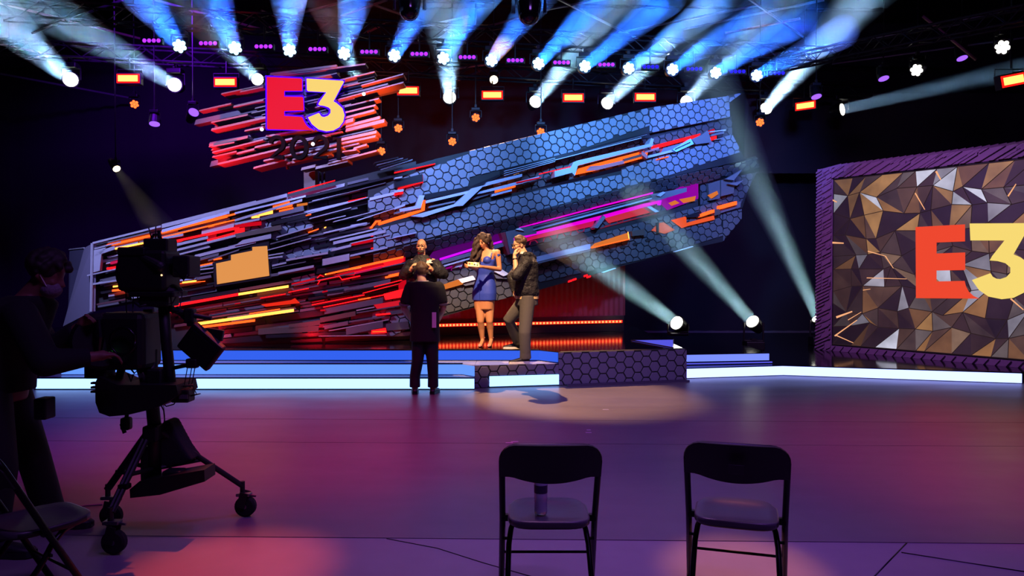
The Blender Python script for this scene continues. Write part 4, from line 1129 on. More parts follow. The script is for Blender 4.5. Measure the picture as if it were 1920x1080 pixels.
# red blinders
N4 = [(240, 147, 0), (422, 154, 0), (765, 170, 0), (923, 178, 0), (1075, 183, 0), (1210, 182, 0), (1510, 198, -.7), (1900, 150, .25)]
lens_am = emi('blinder_amber', (255, 150, 70), 4); lens_rd = emi('blinder_rim', (255, 20, 15), 2)
for i, (px, py, yaw) in enumerate(N4):
    p = rig(px, py) if px < 1800 else at(px, py, 12.5); t = thing('blinder_light', 'rectangular amber-faced red blinder light, %s from the left' % ordinal(i), 'stage light', p, 'red blinder lights')
    rm = Matrix.Rotation(yaw, 3, 'Z') @ (Matrix.Rotation(-.22 if px > 1800 else 0, 3, 'Y'))
    wd = .46
    MB().box(p + rm @ V((0, .07, 0)), (wd + .06, .12, .25), rm, .01).build('housing', blk, t)
    MB().box(p + rm @ V((0, .004, 0)), (wd + .02, .01, .19), rm).build('rim', lens_rd, t, fix=False)
    MB().box(p + rm @ V((0, -.01, 0)), (wd - .05, .012, .125), rm).build('lens', lens_am, t, fix=False)
    MB().tube([p + V((-.27, .07, 0)), p + V((-.27, .07, .2)), p + V((.27, .07, .2)), p + V((.27, .07, 0))], .012, 6).build('yoke', blk, t, fix=False); hang(t, p + V((0, .07, 0)), .1, TL2 if i < 6 else None)
# orange par cans hung lower
N5 = [(747, 240, 12), (892, 220, 14), (848, 265, 11), (1014, 247, 13), (715, 283, 12), (252, 195, 12), (1425, 229, 13), (926, 149, 10), (1282, 189, 0)]
for i, (px, py, r_) in enumerate(N5[:8]):
    p = at(px, py, 17.2); t = thing('par_light', ['glowing orange cluster light right of the sign planks', 'brightest orange cluster light, straight above the back of the set', 'small orange cluster light, lowest of those over the set', 'orange cluster light just above the upper hexagon edge', 'orange cluster light at the right tips of the sign planks', 'dim orange cluster light under the far left blinder', 'orange cluster light hanging just below the brightest white head', 'round warm white lamp under the upper truss'][i], 'stage light', p, 'cluster lights')
    yoke(t, p, .1); head(t, p, at(px - 20, py + 400, 6), 'flower' if i != 7 else 'single', lens_or if i != 7 else emi('lens_warm', (255, 235, 190), 6), .1)
    hang(t, p, .1)
# small lamp on a drop at the left with a faint warm beam
p = at(217, 314, 15); t = thing('spot_lamp', 'small warm lamp hanging low over the far left of the set', 'stage light', p)
yoke(t, p, .07); head(t, p, at(300, 430, 14.2), 'single', emi('lens_warm', (255, 235, 190), 6), .075, (3.2, 7, (255, 215, 165), .3))
hang(t, p, .07)
# down lights seen edge on
for i, (px, py, c) in enumerate(((290, 229, 'v'), (1656, 144, 'v'), (1530, 178, 'v'), (1803, 106, 'v'), (362, 213, 'v'))):
    p = at(px, py, 15.5); t = thing('down_light', 'small violet down light seen edge on, ' + ['left of the sign below the rig', 'second from the far right of the rear rig', 'beside the narrow red blinder at right', 'nearest the top right corner', 'tilted beside the left sign planks'][i], 'stage light', p)
    to = p + V((.1, -.35 if i < 4 else -.6, -1 if i < 4 else .5)) if i < 4 else p + V((.8, -.9, .6))
    yoke(t, p + V((0, 0, .05)), .09); hang(t, p, .09); head(t, p, to, 'single', emi('lens_violet', (150, 90, 255), 4 if i in (1, 2) else 1.5), .11)
# white cluster heads at right seen from the side
for i, (px, py, r_) in enumerate(((1720, 131, .12), (1881, 88, .14))):
    p = at(px, py, 14.5); t = thing('wash_light', ['narrow white cluster light seen from the side over the right curtain', 'large white cluster light near the top right corner'][i], 'stage light', p)
    yoke(t, p, r_); hang(t, p, r_); head(t, p, p + V((-1.1, -1.0, -.5)), 'flower', lens_white, r_)
# dark moving heads hanging at the top edge
for i, (px, py, y) in enumerate(((992, 25, 9.0), (768, 18, 9.6))):
    p = at(px, py, y); t = thing('moving_head_light', ['dark rounded moving head hanging unlit at the top edge, chrome ring above', 'unlit moving head hanging inside the pale beam at the top edge'][i], 'stage light', p)
    MB().cap(p + V((0, 0, .1)), p + V((0, -.02, -.02)), .15, .13, 20, 6).build('lamp_head', blkgloss, t, smooth=True)
    MB().tube([p + V((.0, -.10, .0)), p + V((.05, -.115, -.08)), p + V((.1, -.1, -.02))], .008, 6).build('trim_ring', chrome, t, fix=False)
    MB().tube([p + V((-.19, 0, 0)), p + V((-.19, 0, .3)), p + V((.19, 0, .3)), p + V((.19, 0, 0))], .025, 8).build('yoke', blk, t, fix=False)
    MB().tube([p + V((-.12, -.1, .17)), p + V((0, -.16, .15)), p + V((.1, -.12, .2))], .014, 6).build('handle', chrome, t, fix=False)
    MB().box(p + V((0, 0, .38)), (.34, .26, .14), bev=.02).build('base_box', blk, t); hang(t, p, .2)
# floor moving heads
for i, (px, py, z0, tx, ty, dy) in enumerate(((1271, 607, H3 + .16, 1040, 440, -2.3), (1413, 605, H1, 1205, 375, -2.0), (1536, 600, H1, 1352, 190, -1.2))):
    y = (13.4, 13.9, 14.9)[i]
    p = at(px, py, y); t = thing('floor_light', ['floor moving head behind the blue deck triangle, beam to upper left', 'floor moving head midway between red panel wall and video screen', 'floor moving head tucked behind the screen frame, beam to the top'][i], 'stage light', (p.x, p.y, z0), 'floor moving heads')
    r_ = .13
    base = V((p.x, p.y, 0))
    if i == 0: z0 = H3
    bh = .05 if i == 0 else .17
    MB().box(base + V((0, 0, z0 + bh / 2 + .005)), (.34, .3, bh), bev=.02).build('base_box', blk, t)
    MB().tube([p + V((-.18, 0, 0)), V((p.x - .18, p.y, z0 + bh + .01)), V((p.x + .18, p.y, z0 + bh + .01)), p + V((.18, 0, 0))], .022, 8).build('yoke', blk, t, fix=False)
    if z0 + .19 < p.z - .3: MB().box(base + V((0, 0, (z0 + p.z) / 2 - .1)), (.1, .1, p.z - z0 - .4)).build('riser_post', blk, t, fix=False)
    head(t, p, at(tx, ty, y + dy), 'single', lens_white, r_, ((3.7, 4.2, 6.5)[i], (3.0, 3.0, 3.8)[i], (165, 215, 230), (6, 6, 11)[i]))
# ---------------------------------------------------------------- trusses and ceiling pipes
def truss(name, label, a, b, wd=.3, n=40):
    a, b = V(a), V(b); t = thing(name, label, 'truss', (a + b) / 2); d = (b - a).normalized(); s = V((-d.y, d.x, 0)) * wd / 2; u = V((0, 0, wd / 2))
    cs = [s + u, -s + u, s - u, -s - u]
    for c in cs: MB().tube([a + c, b + c], .025, 8).build('chord', truss_m, t, fix=False)
    Ln = (b - a).length
    st = Ln / n
    zig = {}
    for k in range(n):
        for (c0, c1) in ((0, 1), (2, 3), (0, 2), (1, 3)):
            if k % 2: c0, c1 = c1, c0
            p0 = a + d * st * k + cs[c0]; p1 = a + d * st * (k + 1) + cs[c1]
            key = (c0, c1)
            if key not in zig: o = MB().tube([p0, p1], .011, 5).build('brace', truss_m, t, fix=False); zig[key] = (o, k)
            else:
                o = zig[key][0].copy(); sc.collection.objects.link(o); o.location = d * st * (k - zig[key][1])
    return t
truss_m = mat('truss_metal', (26, 25, 29), .55, .5)
truss('lighting_truss', 'long lighting truss carrying the blue wash lights and violet strips', TL1[0], TL1[1], .3, 44)
truss('lighting_truss', 'rear lighting truss carrying the red blinders and white moving heads', TL2[0], TL2[1], .3, 52)
ra, rb = at(1400, 150, 16.5), at(1925, 50, 12.0)
truss('lighting_truss', 'side lighting truss sloping towards the top right corner', ra + V((0, 0, .2)), rb + V((0, 0, .2)), .25, 22)
pipe_r = mat('pipe_pink_lit', (170, 120, 125), .3, .6); pipe_g = mat('pipe_grey', (125, 125, 135), .3, .7)  # rose colour carries the pink light that falls on some pipes
PZ = 7.4
PIPES = [(0, 6, 262, 72, 'r'), (0, 83, 132, 110, 'r'), (0, 138, 245, 184, 'g'), (350, 17, 490, 55, 'r'), (290, 0, 345, 15, 'g'), (60, 62, 230, 0, 'g'), (690, 5, 860, 65, 'g'), (640, 30, 725, 0, 'r'), (845, 68, 985, 30, 'r'), (1000, 22, 1180, -10, 'g'), (1040, -5, 1200, 75, 'g'), (1160, 62, 1420, 10, 'g'), (1280, 55, 1545, 0, 'g'), (1400, -5, 1510, 72, 'g'), (1360, 62, 1500, 35, 'r'), (1410, 108, 1800, 45, 'g'), (1800, 38, 1925, 15, 'g'), (1560, 120, 1925, 70, 'g'),
         (760, 140, 920, 120, 'r'), (860, 150, 900, 133, 'r'), (850, 205, 940, 195, 'g'), (690, 60, 720, 45, 'r'), (880, 215, 1180, 222, 'g'), (960, 235, 1160, 190, 'g'), (505, 52, 560, 38, 'r'), (1730, 30, 1800, 85, 'd'), (560, 25, 680, -5, 'r'), (490, 20, 600, 62, 'g'), (750, 60, 880, 30, 'g')]
NEAR = ['crossing the widest pale beam at the far left', 'starting at the left picture edge under the corner lamp', 'sloping down to the far left blinder', 'ending left of the second blue beam', 'shortest one at the top, between two blue beams', 'rising to the top edge at upper left', 'running down right of the E3 sign to the upper truss', 'rising to the top edge right of the fourth blue beam', 'rising to the unlit hanging head from the left', 'leaving the unlit hanging head to the right', 'crossing from the hanging head down to the right', 'rising beneath the thick beams at centre right', 'long one parallel to the top edge at centre right', 'steep one crossing the widest right beam', 'short one just under the steep pipe', 'long one beneath the widest right beam', 'entering the top right corner', 'lowest long one at the right', 'behind the third blinder', 'short stub right of the strongest upright beam', 'short stub under the strongest upright beam', 'short stub left of the strongest upright beam', 'level one over the orange cluster lights', 'slanting up behind the set top', 'short stub over the E of the sign', 'red steep one at the top right', 'touching the top edge above the sign', 'crossing behind the third blue beam', 'rising left of the strongest upright beam']
for i, (x0, y0, x1, y1, c) in enumerate(PIPES):
    hi = PZ if min(y0, y1) < 120 else 6.4
    a_, b_ = onz(x0, y0, hi), onz(x1, y1, hi)
    if x0 == 1730: a_, b_ = at(x0, y0, 14), at(1830, 112, 14)
    if (b_ - a_).length > 9: b_ = a_ + (b_ - a_).normalized() * 9
    o = MB().tube([a_, b_], .028, 8).build('ceiling_pipe', pipe_r if c in 'rd' else pipe_g, None, fix=False)
    tag(o, '%s ceiling pipe %s' % ({'r': 'pink-lit', 'g': 'grey', 'd': 'dark'}[c], NEAR[i]), 'pipe', 'pipes under the ceiling')
# pipe grid higher up so the roof is not bare
for k in range(7):
    o = MB().tube([V((-13.5, 3 + k * 2.6, 8.6)), V((13.5, 3 + k * 2.6 + 1.5, 8.6))], .03, 6).build('roof_pipe', truss_m, None, fix=False); tag(o, 'long dark roof pipe running the width of the hall, %s from the audience end' % ordinal(k), 'pipe', 'roof pipes')
# ================================================================ PEOPLE
skin_w = mat('skin_warm', (205, 150, 112), .55); skin_t = mat('skin_tan', (186, 126, 88), .5); skin_l = mat('skin_light', (214, 164, 132), .55)
hair_d = mat('hair_dark', (46, 27, 20), .75, bump=.4, scale=50); hair_b = mat('hair_brown', (74, 52, 36), .6, bump=.5, scale=50)
jacket = mat('jacket_black', (30, 27, 30), .62, bump=1, scale=9, spec=.35)
for n__ in jacket.node_tree.nodes:
    if n__.type == 'BUMP': n__.inputs['Distance'].default_value = .06; tee = mat('tee_black', (16, 14, 16), .85)
jeans = mat('jeans_grey', (70, 64, 60), .85, bump=.4, scale=25); trous = mat('trousers_black', (10, 10, 14), .8)
dress_m = mat('dress_blue', (40, 62, 170), .55, bump=.25, scale=40); eye_d = mat('eye_dark', (15, 10, 10), .3); lip = mat('lips', (150, 60, 60), .5)
heel_m = mat('heels_pink', (228, 135, 125), .5); sole = mat('sole_white', (215, 205, 200), .6); shoe_b = mat('shoe_black', (18, 16, 24), .6)
wht = mat('white_cloth', (220, 215, 205), .8); glassm = mat('spectacle_frame', (12, 10, 12), .8, spec=.2)


def basis(f, up=V((0, 0, 1))):
    f = V(f).normalized(); r = f.cross(up).normalized(); u = r.cross(f).normalized()
    return Matrix((r, f, u)).transposed()       # local x right, y forward, z up


def add_head(mb, c, B, s=1.0):
    c = V(c); g = lambda x, y, z: c + B @ V((x * s, y * s, z * s))
    mb.ell(g(0, -.01, .03), (.074 * s, .093 * s, .09 * s), B, 20, 14)
    mb.ell(g(0, .018, -.035), (.058 * s, .07 * s, .08 * s), B, 18, 12)
    mb.ell(g(0, .05, -.085), (.03 * s, .03 * s, .026 * s), B)
    mb.tube([g(0, .083, .02), g(0, .108, -.028), g(0, .085, -.036)], [.008 * s, .015 * s, .008 * s], 8)
    for k in (-1, 1):
        mb.ell(g(k * .076, -.012, -.01), (.01 * s, .018 * s, .03 * s), B, 10, 8)
        mb.ell(g(k * .038, .06, -.02), (.02 * s, .02 * s, .02 * s), B, 10, 8)
    mb.ell(g(0, .086, -.056), (.022 * s, .01 * s, .008 * s), B, 10, 6)


def face(c, B, parent, s=1.0, brow=hair_d, lips=lip, open_=True):
    c = V(c); g = lambda x, y, z: c + B @ V((x * s, y * s, z * s))
    for k in (-1, 1):
        MB().ell(g(k * .03, .083, .012), (.014 * s, .007 * s, .007 * s), B, 10, 6).build('eye', eye_d, parent)
        MB().tube([g(k * .014, .092, .03), g(k * .032, .092, .036), g(k * .05, .08, .029)], [.003 * s, .004 * s, .002 * s], 6).build('eyebrow', brow, parent)
    MB().ell(g(0, .092, -.057), (.024 * s, .008 * s, .007 * s), B, 12, 6).build('mouth', lips, parent)


def add_hand(mb, wr, d, palm_n, curl=.5, s=1.0, thumb=1):
    """d: pointing direction, palm_n: the way the palm faces, thumb: +1/-1 side"""
    wr, d, pn = V(wr), V(d).normalized(), V(palm_n).normalized(); pn = (pn - d * pn.dot(d)).normalized(); sd_ = d.cross(pn) * thumb
    L_ = .088 * s
    Bm = Matrix((sd_, d, pn)).transposed()
    mb.ell(wr + d * L_ * .5, (.04 * s, L_ * .62, .016 * s), Bm, 14, 10); mb.cap(wr - d * .01, wr + d * .03, .024 * s, .03 * s)
    for i, (o, ln) in enumerate(((.03, .07), (.01, .08), (-.01, .074), (-.03, .058))):
        p = wr + d * L_ * .92 + sd_ * o * s; a = curl * .7; dirv = d; pts = [p]
        for sgm in (.45, .32, .25):
            dirv = (dirv * math.cos(a) + pn * math.sin(a)).normalized() if True else dirv
            p = p + dirv * ln * sgm * s; pts.append(p); a = curl * 1.0
            pnn = (pn - dirv * pn.dot(dirv)); pn_ = pnn.normalized() if pnn.length > .01 else -d
            if pn.dot(dirv) > .95: pn_ = -d
            cur = pn_
            pn_loc = cur
            # rotate the running palm normal with the finger
            pn2 = pn_loc; dirv, _ = dirv, None
        for k in range(3): mb.cap(pts[k], pts[k + 1], .0088 * s - k * .0007, .0082 * s - k * .0007, 8, 3)
    t0 = wr + d * .025 * s + sd_ * .03 * s; t1 = t0 + (d * .55 + sd_ * .7 + pn * .35).normalized() * .04 * s; t2 = t1 + (d * .9 + sd_ * .15 + pn * .4).normalized() * .033 * s
    mb.cap(t0, t1, .013 * s, .011 * s, 8, 3); mb.cap(t1, t2, .0105 * s, .009 * s, 8, 3)


def limb(mb, a, b, c, r0, r1, r2, r3):
    mb.cap(a, b, r0, r1); mb.cap(b, c, r1 * 1.0, r3); V_ = V(b).lerp(V(c), .3); mb.cap(b, V_, r1, r2); mb.cap(V_, c, r2, r3)


def flat(mb, pts, rs, n=18): mb.tube(pts, rs, n)


def torso(mb, J, w, g=0.0, top=1.0, hipw=.165, waistw=.135, chestw=.165, bust=0, bot=-.08):
    """J: hip centre, waist, chest, neck; w: lateral unit vector"""
    w = V(w).normalized(); f = V((w.y, -w.x, 0)) ; f = -f
    h, wa, ch, nk = [V(J[k]) for k in ('hip', 'waist', 'chest', 'neck')]
    rings = [(h + V((0, 0, bot)), w * (hipw * .86 + g), f * (.10 + g)), (h, w * (hipw + g), f * (.115 + g)), (wa, w * (waistw + g), f * (.095 + g)), (ch, w * (chestw + g), f * (.112 + g)),
             (ch.lerp(nk, .55), w * (chestw + .01 + g) * top, f * (.095 + g)), (ch.lerp(nk, .85), w * (chestw * .72 + g) * top, f * (.07 + g)), (nk, w * (.055 + g), f * (.055 + g))]
    mb.loft(rings, 26)


def shoe(name, ankle, d, ln, m, parent, z0, wsole=sole, h=.07):
    a = V(ankle); d = V((d[0], d[1], 0)).normalized(); s_ = V((-d.y, d.x, 0)); base = V((a.x, a.y, z0))
    up = V((0, 0, 1))
    heel = base - d * .06; toe = base + d * (ln - .06)
    rings = []
    for t, wd, hh in ((0, .028, .045), (.12, .036, .07), (.3, .038, .085), (.5, .042, .066), (.75, .048, .045), (.92, .042, .036), (1, .02, .026)):
        p = heel.lerp(toe, t); rings.append((p + up * (hh / 2 + .016), s_ * wd, up * hh / 2))
    o = MB().loft(rings, 16).build(name, m, parent, smooth=True)
    rings = []
    mb = MB(); out = [(0, .02), (.04, .034), (.3, .036), (.5, .04), (.75, .05), (.92, .044), (1, .022)]
    lft = [heel.lerp(toe, t) + s_ * w_ for t, w_ in out]; rgt = [heel.lerp(toe, t) - s_ * w_ for t, w_ in out][::-1]
    mb.prism([p + up * .034 for p in lft + rgt], [p + up * .001 for p in lft + rgt]); mb.build('sole', wsole, o)
    for k in range(3):
        p = heel.lerp(toe, .34 + k * .1) + up * (.088 - k * .011)
        MB().tube([p - s_ * .02, p + up * .004, p + s_ * .02], .003, 5).build('lace', wsole if wsole is sole else shoe_b, o, fix=False)
    return o


def person(label, loc): return thing('person', label, 'person', loc)

# ---- 1. man in black tee seen from behind, on the hall floor
y = 9.78; pt = person('man seen from behind in black tee, standing on the floor before the steps', (at(797, 740, y).x, y, 0))
q = lambda px, py, dy=0: at(px, py, y + dy)
J = dict(hip=q(797, 618), waist=q(797, 590), chest=q(797, 556), neck=q(793, 528))
body = MB(); torso(body, J, (1, 0, 0), 0, hipw=.16)
hc = q(790, 509, .05); B = basis((-.05, 1, -.12))
add_head(body, hc, B); body.cap(J['neck'] - V((0, 0, .04)), hc - V((0, .01, .07)), .06, .055)
body.cap(q(774, 540), q(818, 540), .05, .05)
for (sx, ex, ey, wx, wy) in ((768, 757, 578, 773, 602), (824, 831, 577, 822, 600)):
    sh, el, wr = q(sx, 540), q(ex, ey, .02), q(wx, wy, .26)
    limb(body, sh, el, wr, .052, .043, .043, .028); add_hand(body, wr, (wr - el).normalized() + V((0, .2, .1)), (1 if sx < 800 else -1, 0, 0), .6, 1, 1 if sx < 800 else 1)
for (hx, kx, ax) in ((786, 783, 778), (808, 811, 812)):
    limb(body, q(hx, 628), q(kx, 676, -.02), q(ax, 728), .085, .06, .06, .042)
bo = body.remesh('body', skin_l, pt, .009, 3)
tr = MB()
for (hx, kx, ax) in ((786, 783, 778), (808, 811, 812)):
    tr.tube([q(hx, 608), q(hx, 632), q(kx, 676, -.02), q(ax, 706), q(ax, 726)], [.098, .1, .078, .07, .072], 18)
tr.loft([(J['hip'] + V((0, 0, -.07)), V((.17, 0, 0)), V((0, .13, 0))), (J['hip'] + V((0, 0, .06)), V((.165, 0, 0)), V((0, .125, 0)))], 22)
tr.remesh('trousers', trous, pt, .01, 2)
ts = MB(); w_ = V((1, 0, 0))
ts.loft([(q(797, 640), w_ * .20, V((0, .15, 0))), (q(797, 612), w_ * .19, V((0, .145, 0))), (q(797, 585), w_ * .185, V((0, .14, 0))), (q(797, 556), w_ * .205, V((0, .14, 0))), (q(796, 538), w_ * .225, V((0, .13, 0))), (q(794, 530), w_ * .165, V((0, .11, 0))), (q(793, 527), w_ * .07, V((0, .07, 0)))], 26)
for (sx, ex, ey) in ((770, 760, 568), (822, 829, 567)): ts.cap(q(sx, 539), q((sx + ex) / 2, 552), .082, .08); ts.tube([q(sx, 540), q((sx + ex) / 2, 552), q(ex, ey, .01)], [.085, .08, .078], 18)
ts.remesh('tee_shirt', tee, pt, .01, 2)
for (ex, ey) in ((759, 568), (830, 567)): MB().tube([q(ex, ey, .012), q(ex, ey + 3, .018)], [.079, .077], 18).build('sleeve_hem', mat('hem_grey', (120, 110, 105), .8), pt)
MB().loft([(q(793, 529), w_ * .08, V((0, .08, 0))), (q(793, 526), w_ * .072, V((0, .075, 0)))], 20).build('collar', wht, pt)
hr = MB(); rr = random.Random(5)
for k in range(70):
    th, ph = rr.uniform(0, 6.28), rr.uniform(-.35, 1.5); d = V((math.cos(th) * math.cos(ph), math.sin(th) * math.cos(ph), math.sin(ph)))
    if d.y > .55 and d.z < .5: continue
    hr.ell(hc + V((d.x * .078, d.y * .09, .02 + d.z * .095)), [rr.uniform(.018, .03)] * 3, None, 8, 6)
hr.ell(hc + V((0, -.012, .03)), (.082, .096, .092))
hr.remesh('hair', hair_b, pt, .009, 1)
for (ax, d) in ((778, (-.12, 1)), (812, (.15, 1))): shoe('shoe', q(ax, 730), d, .29, shoe_b, pt, .005, shoe_b)
pp_ = q(814, 600, -.16); bx('paper', tuple(pp_), (.055, .006, .2), wht, pt)

# ---- 2. bald man in black jacket facing the camera
y = 11.6; pt = person('bald bearded man in black jacket facing us behind the man in the tee', (at(789, 652, y).x, y, H3))
q = lambda px, py, dy=0: at(px, py, y + dy)
k_ = 120 / 120
J = dict(hip=q(792, 562), waist=q(793, 537), chest=q(794, 508), neck=q(791, 484))
body = MB(); torso(body, J, (1, 0, 0)); hc = q(790, 462, -.02); B = basis((-.05, -1, -.05))
add_head(body, hc, B, .98); body.cap(J['neck'] - V((0, 0, .05)), hc + V((0, .01, -.06)), .062, .058); body.cap(q(774, 491), q(812, 491), .055, .055)
arms = ((769, 757, 516, 771, 506), (817, 832, 514, 809, 506))
for (sx, ex, ey, wx, wy) in arms:
    sh, el, wr = q(sx, 494), q(ex, ey, -.05), q(wx, wy, -.28)
    limb(body, sh, el, wr, .05, .042, .042, .028); add_hand(body, wr, V((.3 if sx < 790 else -.3, -.35, .75)), (.8 if sx < 790 else -.8, 0, -.2), 1.0, 1.05, 1)
for hx in (782, 802): limb(body, q(hx, 568), q(hx, 612, -.03), V((q(hx, 645).x, y, H3 + .08)), .085, .058, .058, .04)
bo = body.remesh('body', skin_w, pt, .009, 3)
face(hc, B, bo, .98, hair_d)
g = lambda x, y_, z: hc + B @ V((x, y_, z))
MB().tube(arc3 := [g(.034 * math.cos(t / 10 * 6.283) + .034, .097, .014 + .02 * math.sin(t / 10 * 6.283)) for t in range(11)], .0022, 5).build('glasses', glassm, bo, fix=False)
MB().tube([g(.034 * math.cos(t / 10 * 6.283) - .034, .097, .014 + .02 * math.sin(t / 10 * 6.283)) for t in range(11)], .0022, 5).build('glasses', glassm, bo, fix=False)
bd_ = MB()
for k in range(9):
    t = -1.2 + k * .3; bd_.ell(g(math.sin(t) * .05, .055 + math.cos(t) * .03, -.088 + abs(t) * .022), (.014, .014, .016), None, 8, 6)
bd_.ell(g(0, .088, -.088), (.02, .014, .016)); bd_.tube([g(-.028, .084, -.06), g(0, .1, -.044), g(.028, .084, -.06)], [.005, .006, .005], 6)
bd_.remesh('beard', hair_d, bo, .006, 2)
jk = MB(); w_ = V((1, 0, 0))
jk.loft([(q(793, 566), w_ * .2, V((0, .15, 0))), (q(793, 556), w_ * .215, V((0, .16, 0))), (q(793, 535), w_ * .215, V((0, .155, 0))), (q(794, 508), w_ * .225, V((0, .15, 0))), (q(793, 492), w_ * .235, V((0, .13, 0))), (q(792, 485), w_ * .15, V((0, .105, 0))), (q(791, 478), w_ * .088, V((0, .088, 0)))], 26)
for (sx, ex, ey, wx, wy) in arms:
    sh, el, wr = q(sx, 496), q(ex, ey, -.05), q(wx, wy, -.26)
    jk.cap(sh, el, .086, .082); jk.tube([el, el.lerp(wr, .5), wr], [.083, .074, .052], 16); jk.ell(el.lerp(wr, .35) + V((0, 0, -.02)), (.08, .08, .075))
jk.remesh('jacket', jacket, pt, .01, 2)
tr = MB()
for hx in (782, 802): tr.tube([q(hx, 560), q(hx, 612, -.03), V((q(hx, 645).x, y, H3 + .09))], [.1, .075, .07], 16)
tr.remesh('trousers', trous, pt, .011, 2)
for hx in (782, 802): shoe('shoe', (q(hx, 645).x, y, 0), (0, -1), .28, shoe_b, pt, H3 + .005, shoe_b)
f = [q(801, 486, -.17), q(811, 487, -.17), q(808, 490, -.17), q(811, 493, -.17), q(799, 494, -.17)]
MB().prism(f, [p + V((0, .06, 0)) for p in f]).build('chest_emblem', wht, pt)
f = [q(800, 485, -.172), q(806, 485, -.172), q(804, 488, -.172), q(800, 488, -.172)]; MB().prism(f, [p + V((0, .06, 0)) for p in f]).build('chest_emblem', mat('emblem_red', (200, 60, 40), .6), pt)

# ---- 3. woman in the blue dress
y = 11.35; pt = person('woman with long wavy hair in blue dress and pink heels, reading a card', (at(911, 652, y).x, y, H3))
q = lambda px, py, dy=0: at(px, py, y + dy)
fw = V((-.5, -1, 0)).normalized(); w_ = V((1, -.42, 0)).normalized(); fd = V((-.42, -1, 0)).normalized()
body = MB(); hc = q(906, 453, -.04); B = basis((-.55, -1, -.42))
rings = [(q(908, 580), w_ * .15, fd * .11), (q(908, 556), w_ * .172, fd * .125), (q(909, 535), w_ * .155, fd * .115), (q(910, 515), w_ * .118, fd * .088), (q(910, 497), w_ * .135, fd * .108), (q(911, 484), w_ * .145, fd * .11), (q(914, 474), w_ * .15, fd * .075), (q(915, 468), w_ * .075, fd * .055)]
body.loft(rings, 26)
for k in (-1, 1): body.ell(q(910, 489) + w_ * .065 * k + fd * .075, (.058, .05, .055))
add_head(body, hc, B, .94); body.cap(q(914, 474), hc + V((.02, .02, -.06)), .048, .045)
sR, sL = q(896, 475, .03), q(933, 473, -.05)
elR, wrR = q(893, 503, -.1), q(880, 500, -.36); elL, wrL = q(937, 505, -.06), q(903, 500, -.34)
body.cap(sR, sL, .04, .045)
limb(body, sR, elR, wrR, .042, .033, .034, .022); limb(body, sL, elL, wrL, .045, .035, .036, .022)
add_hand(body, wrR, (-.6, -.5, .1), (.7, -.5, .1), .9, .92, 1); add_hand(body, wrL, (-.9, -.35, .12), (-.2, -.5, .6), .8, .92, 1)
legs = ((900, 898, 905, 903), (917, 915, 921, 920))
for i, (hx, kx, ax, tx) in enumerate(legs):
    kn, an = q(kx + 3, 602, -.05), q(ax, 640, .02)
    hp = q(hx, 565)
    body.cap(hp, kn, .088, .056); cf = kn.lerp(an, .32) + V((0, .02, 0)); body.cap(kn, cf, .052, .056); body.cap(cf, an, .054, .03)
    tp = V((q(tx, 652).x - .01, y - .12, H3 + .03)); body.cap(an, V((an.x, y + .02, H3 + .10)), .03, .026); body.cap(V((an.x, y + .02, H3 + .10)), tp, .03, .028)
bo = body.remesh('body', skin_t, pt, .0085, 3)
face(hc, B, bo, .92, hair_d, mat('lips_red', (170, 50, 60), .4))
dr = MB(); g_ = .014
dr.loft([(q(908, 563), w_ * .183, fd * .135), (q(908, 550), w_ * .19, fd * .14), (q(909, 535), w_ * .172, fd * .13), (q(910, 515), w_ * .13, fd * .1), (q(910, 500), w_ * .145, fd * .116), (q(911, 489), w_ * .152, fd * .108), (q(911, 486), w_ * .15, fd * .085)], 28)
for k in (-1, 1): dr.ell(q(910, 488) + w_ * .068 * k + fd * .078, (.066, .058, .062))
dr.cap(q(896, 482, .02) + w_ * -.02, q(934, 481, -.05), .03, .035)
do = dr.remesh('dress', dress_m, pt, .009, 3)
MB().tube([q(934, 478, -.1), q(938, 478, -.04), q(937, 480, .03), q(930, 482, .05)], .018, 8).build('sleeve_band', dress_m, do, fix=False)
MB().tube([q(920, 484, -.13), q(922, 475, -.1), q(926, 467, -.02), q(924, 470, .06)], .008, 6).build('strap', dress_m, do, fix=False)
MB().tube([q(899, 484, -.12), q(898, 475, -.08), q(900, 468, .0)], .008, 6).build('strap', dress_m, do, fix=False)
for dx in (-.06, .04):
    MB().tube([q(907, 520) + V((dx, -.108, 0)), q(907, 540) + V((dx, -.142, 0)), q(907, 560) + V((dx, -.148, 0))], .003, 5).build('seam', dress_m, do, fix=False)
hr = MB(); rr = random.Random(9)
hr.ell(hc + B @ V((0, -.022, .035)), (.088, .098, .096), B)
for k in range(46):
    th = rr.uniform(.6, 5.7) ; ph = rr.uniform(-.3, 1.4); d = V((math.sin(th) * math.cos(ph), math.cos(th) * math.cos(ph), math.sin(ph)))
    if d.y > .45 and d.z < .62: continue
    hr.ell(hc + B @ V((d.x * .085, -.01 + d.y * .098, .02 + d.z * .1)), [rr.uniform(.02, .03)] * 3, None, 8, 6)
hr.ell(q(913, 458, .05), (.085, .05, .12)); hr.ell(q(898, 470, -.02), (.06, .06, .16))
def lock(pts, r0, r1, amp, ph):
    p = []
    for i in range(len(pts) - 1):
        for k in range(5):
            t = k / 5; v = pts[i].lerp(pts[i + 1], t); s_ = (i * 5 + k) * .75 + ph; p.append(v + V((math.sin(s_) * amp, math.cos(s_) * amp, 0)))
    n = len(p); hr.tube(p, [r0 + (r1 - r0) * i / n for i in range(n)], 8)
for k in range(20):
    dx, dy = rr.uniform(-5, 5), rr.uniform(-.06, .06)
    lock([q(897 + dx * .5, 447, dy), q(895 + dx, 460, -.05 + dy), q(893 + dx * 1.3, 475, -.1 + dy), q(891 + dx * 1.5, 487, -.13 + dy), q(892 + dx * 1.2, 497, -.13 + dy)], .03, .016, .02, rr.uniform(0, 6))
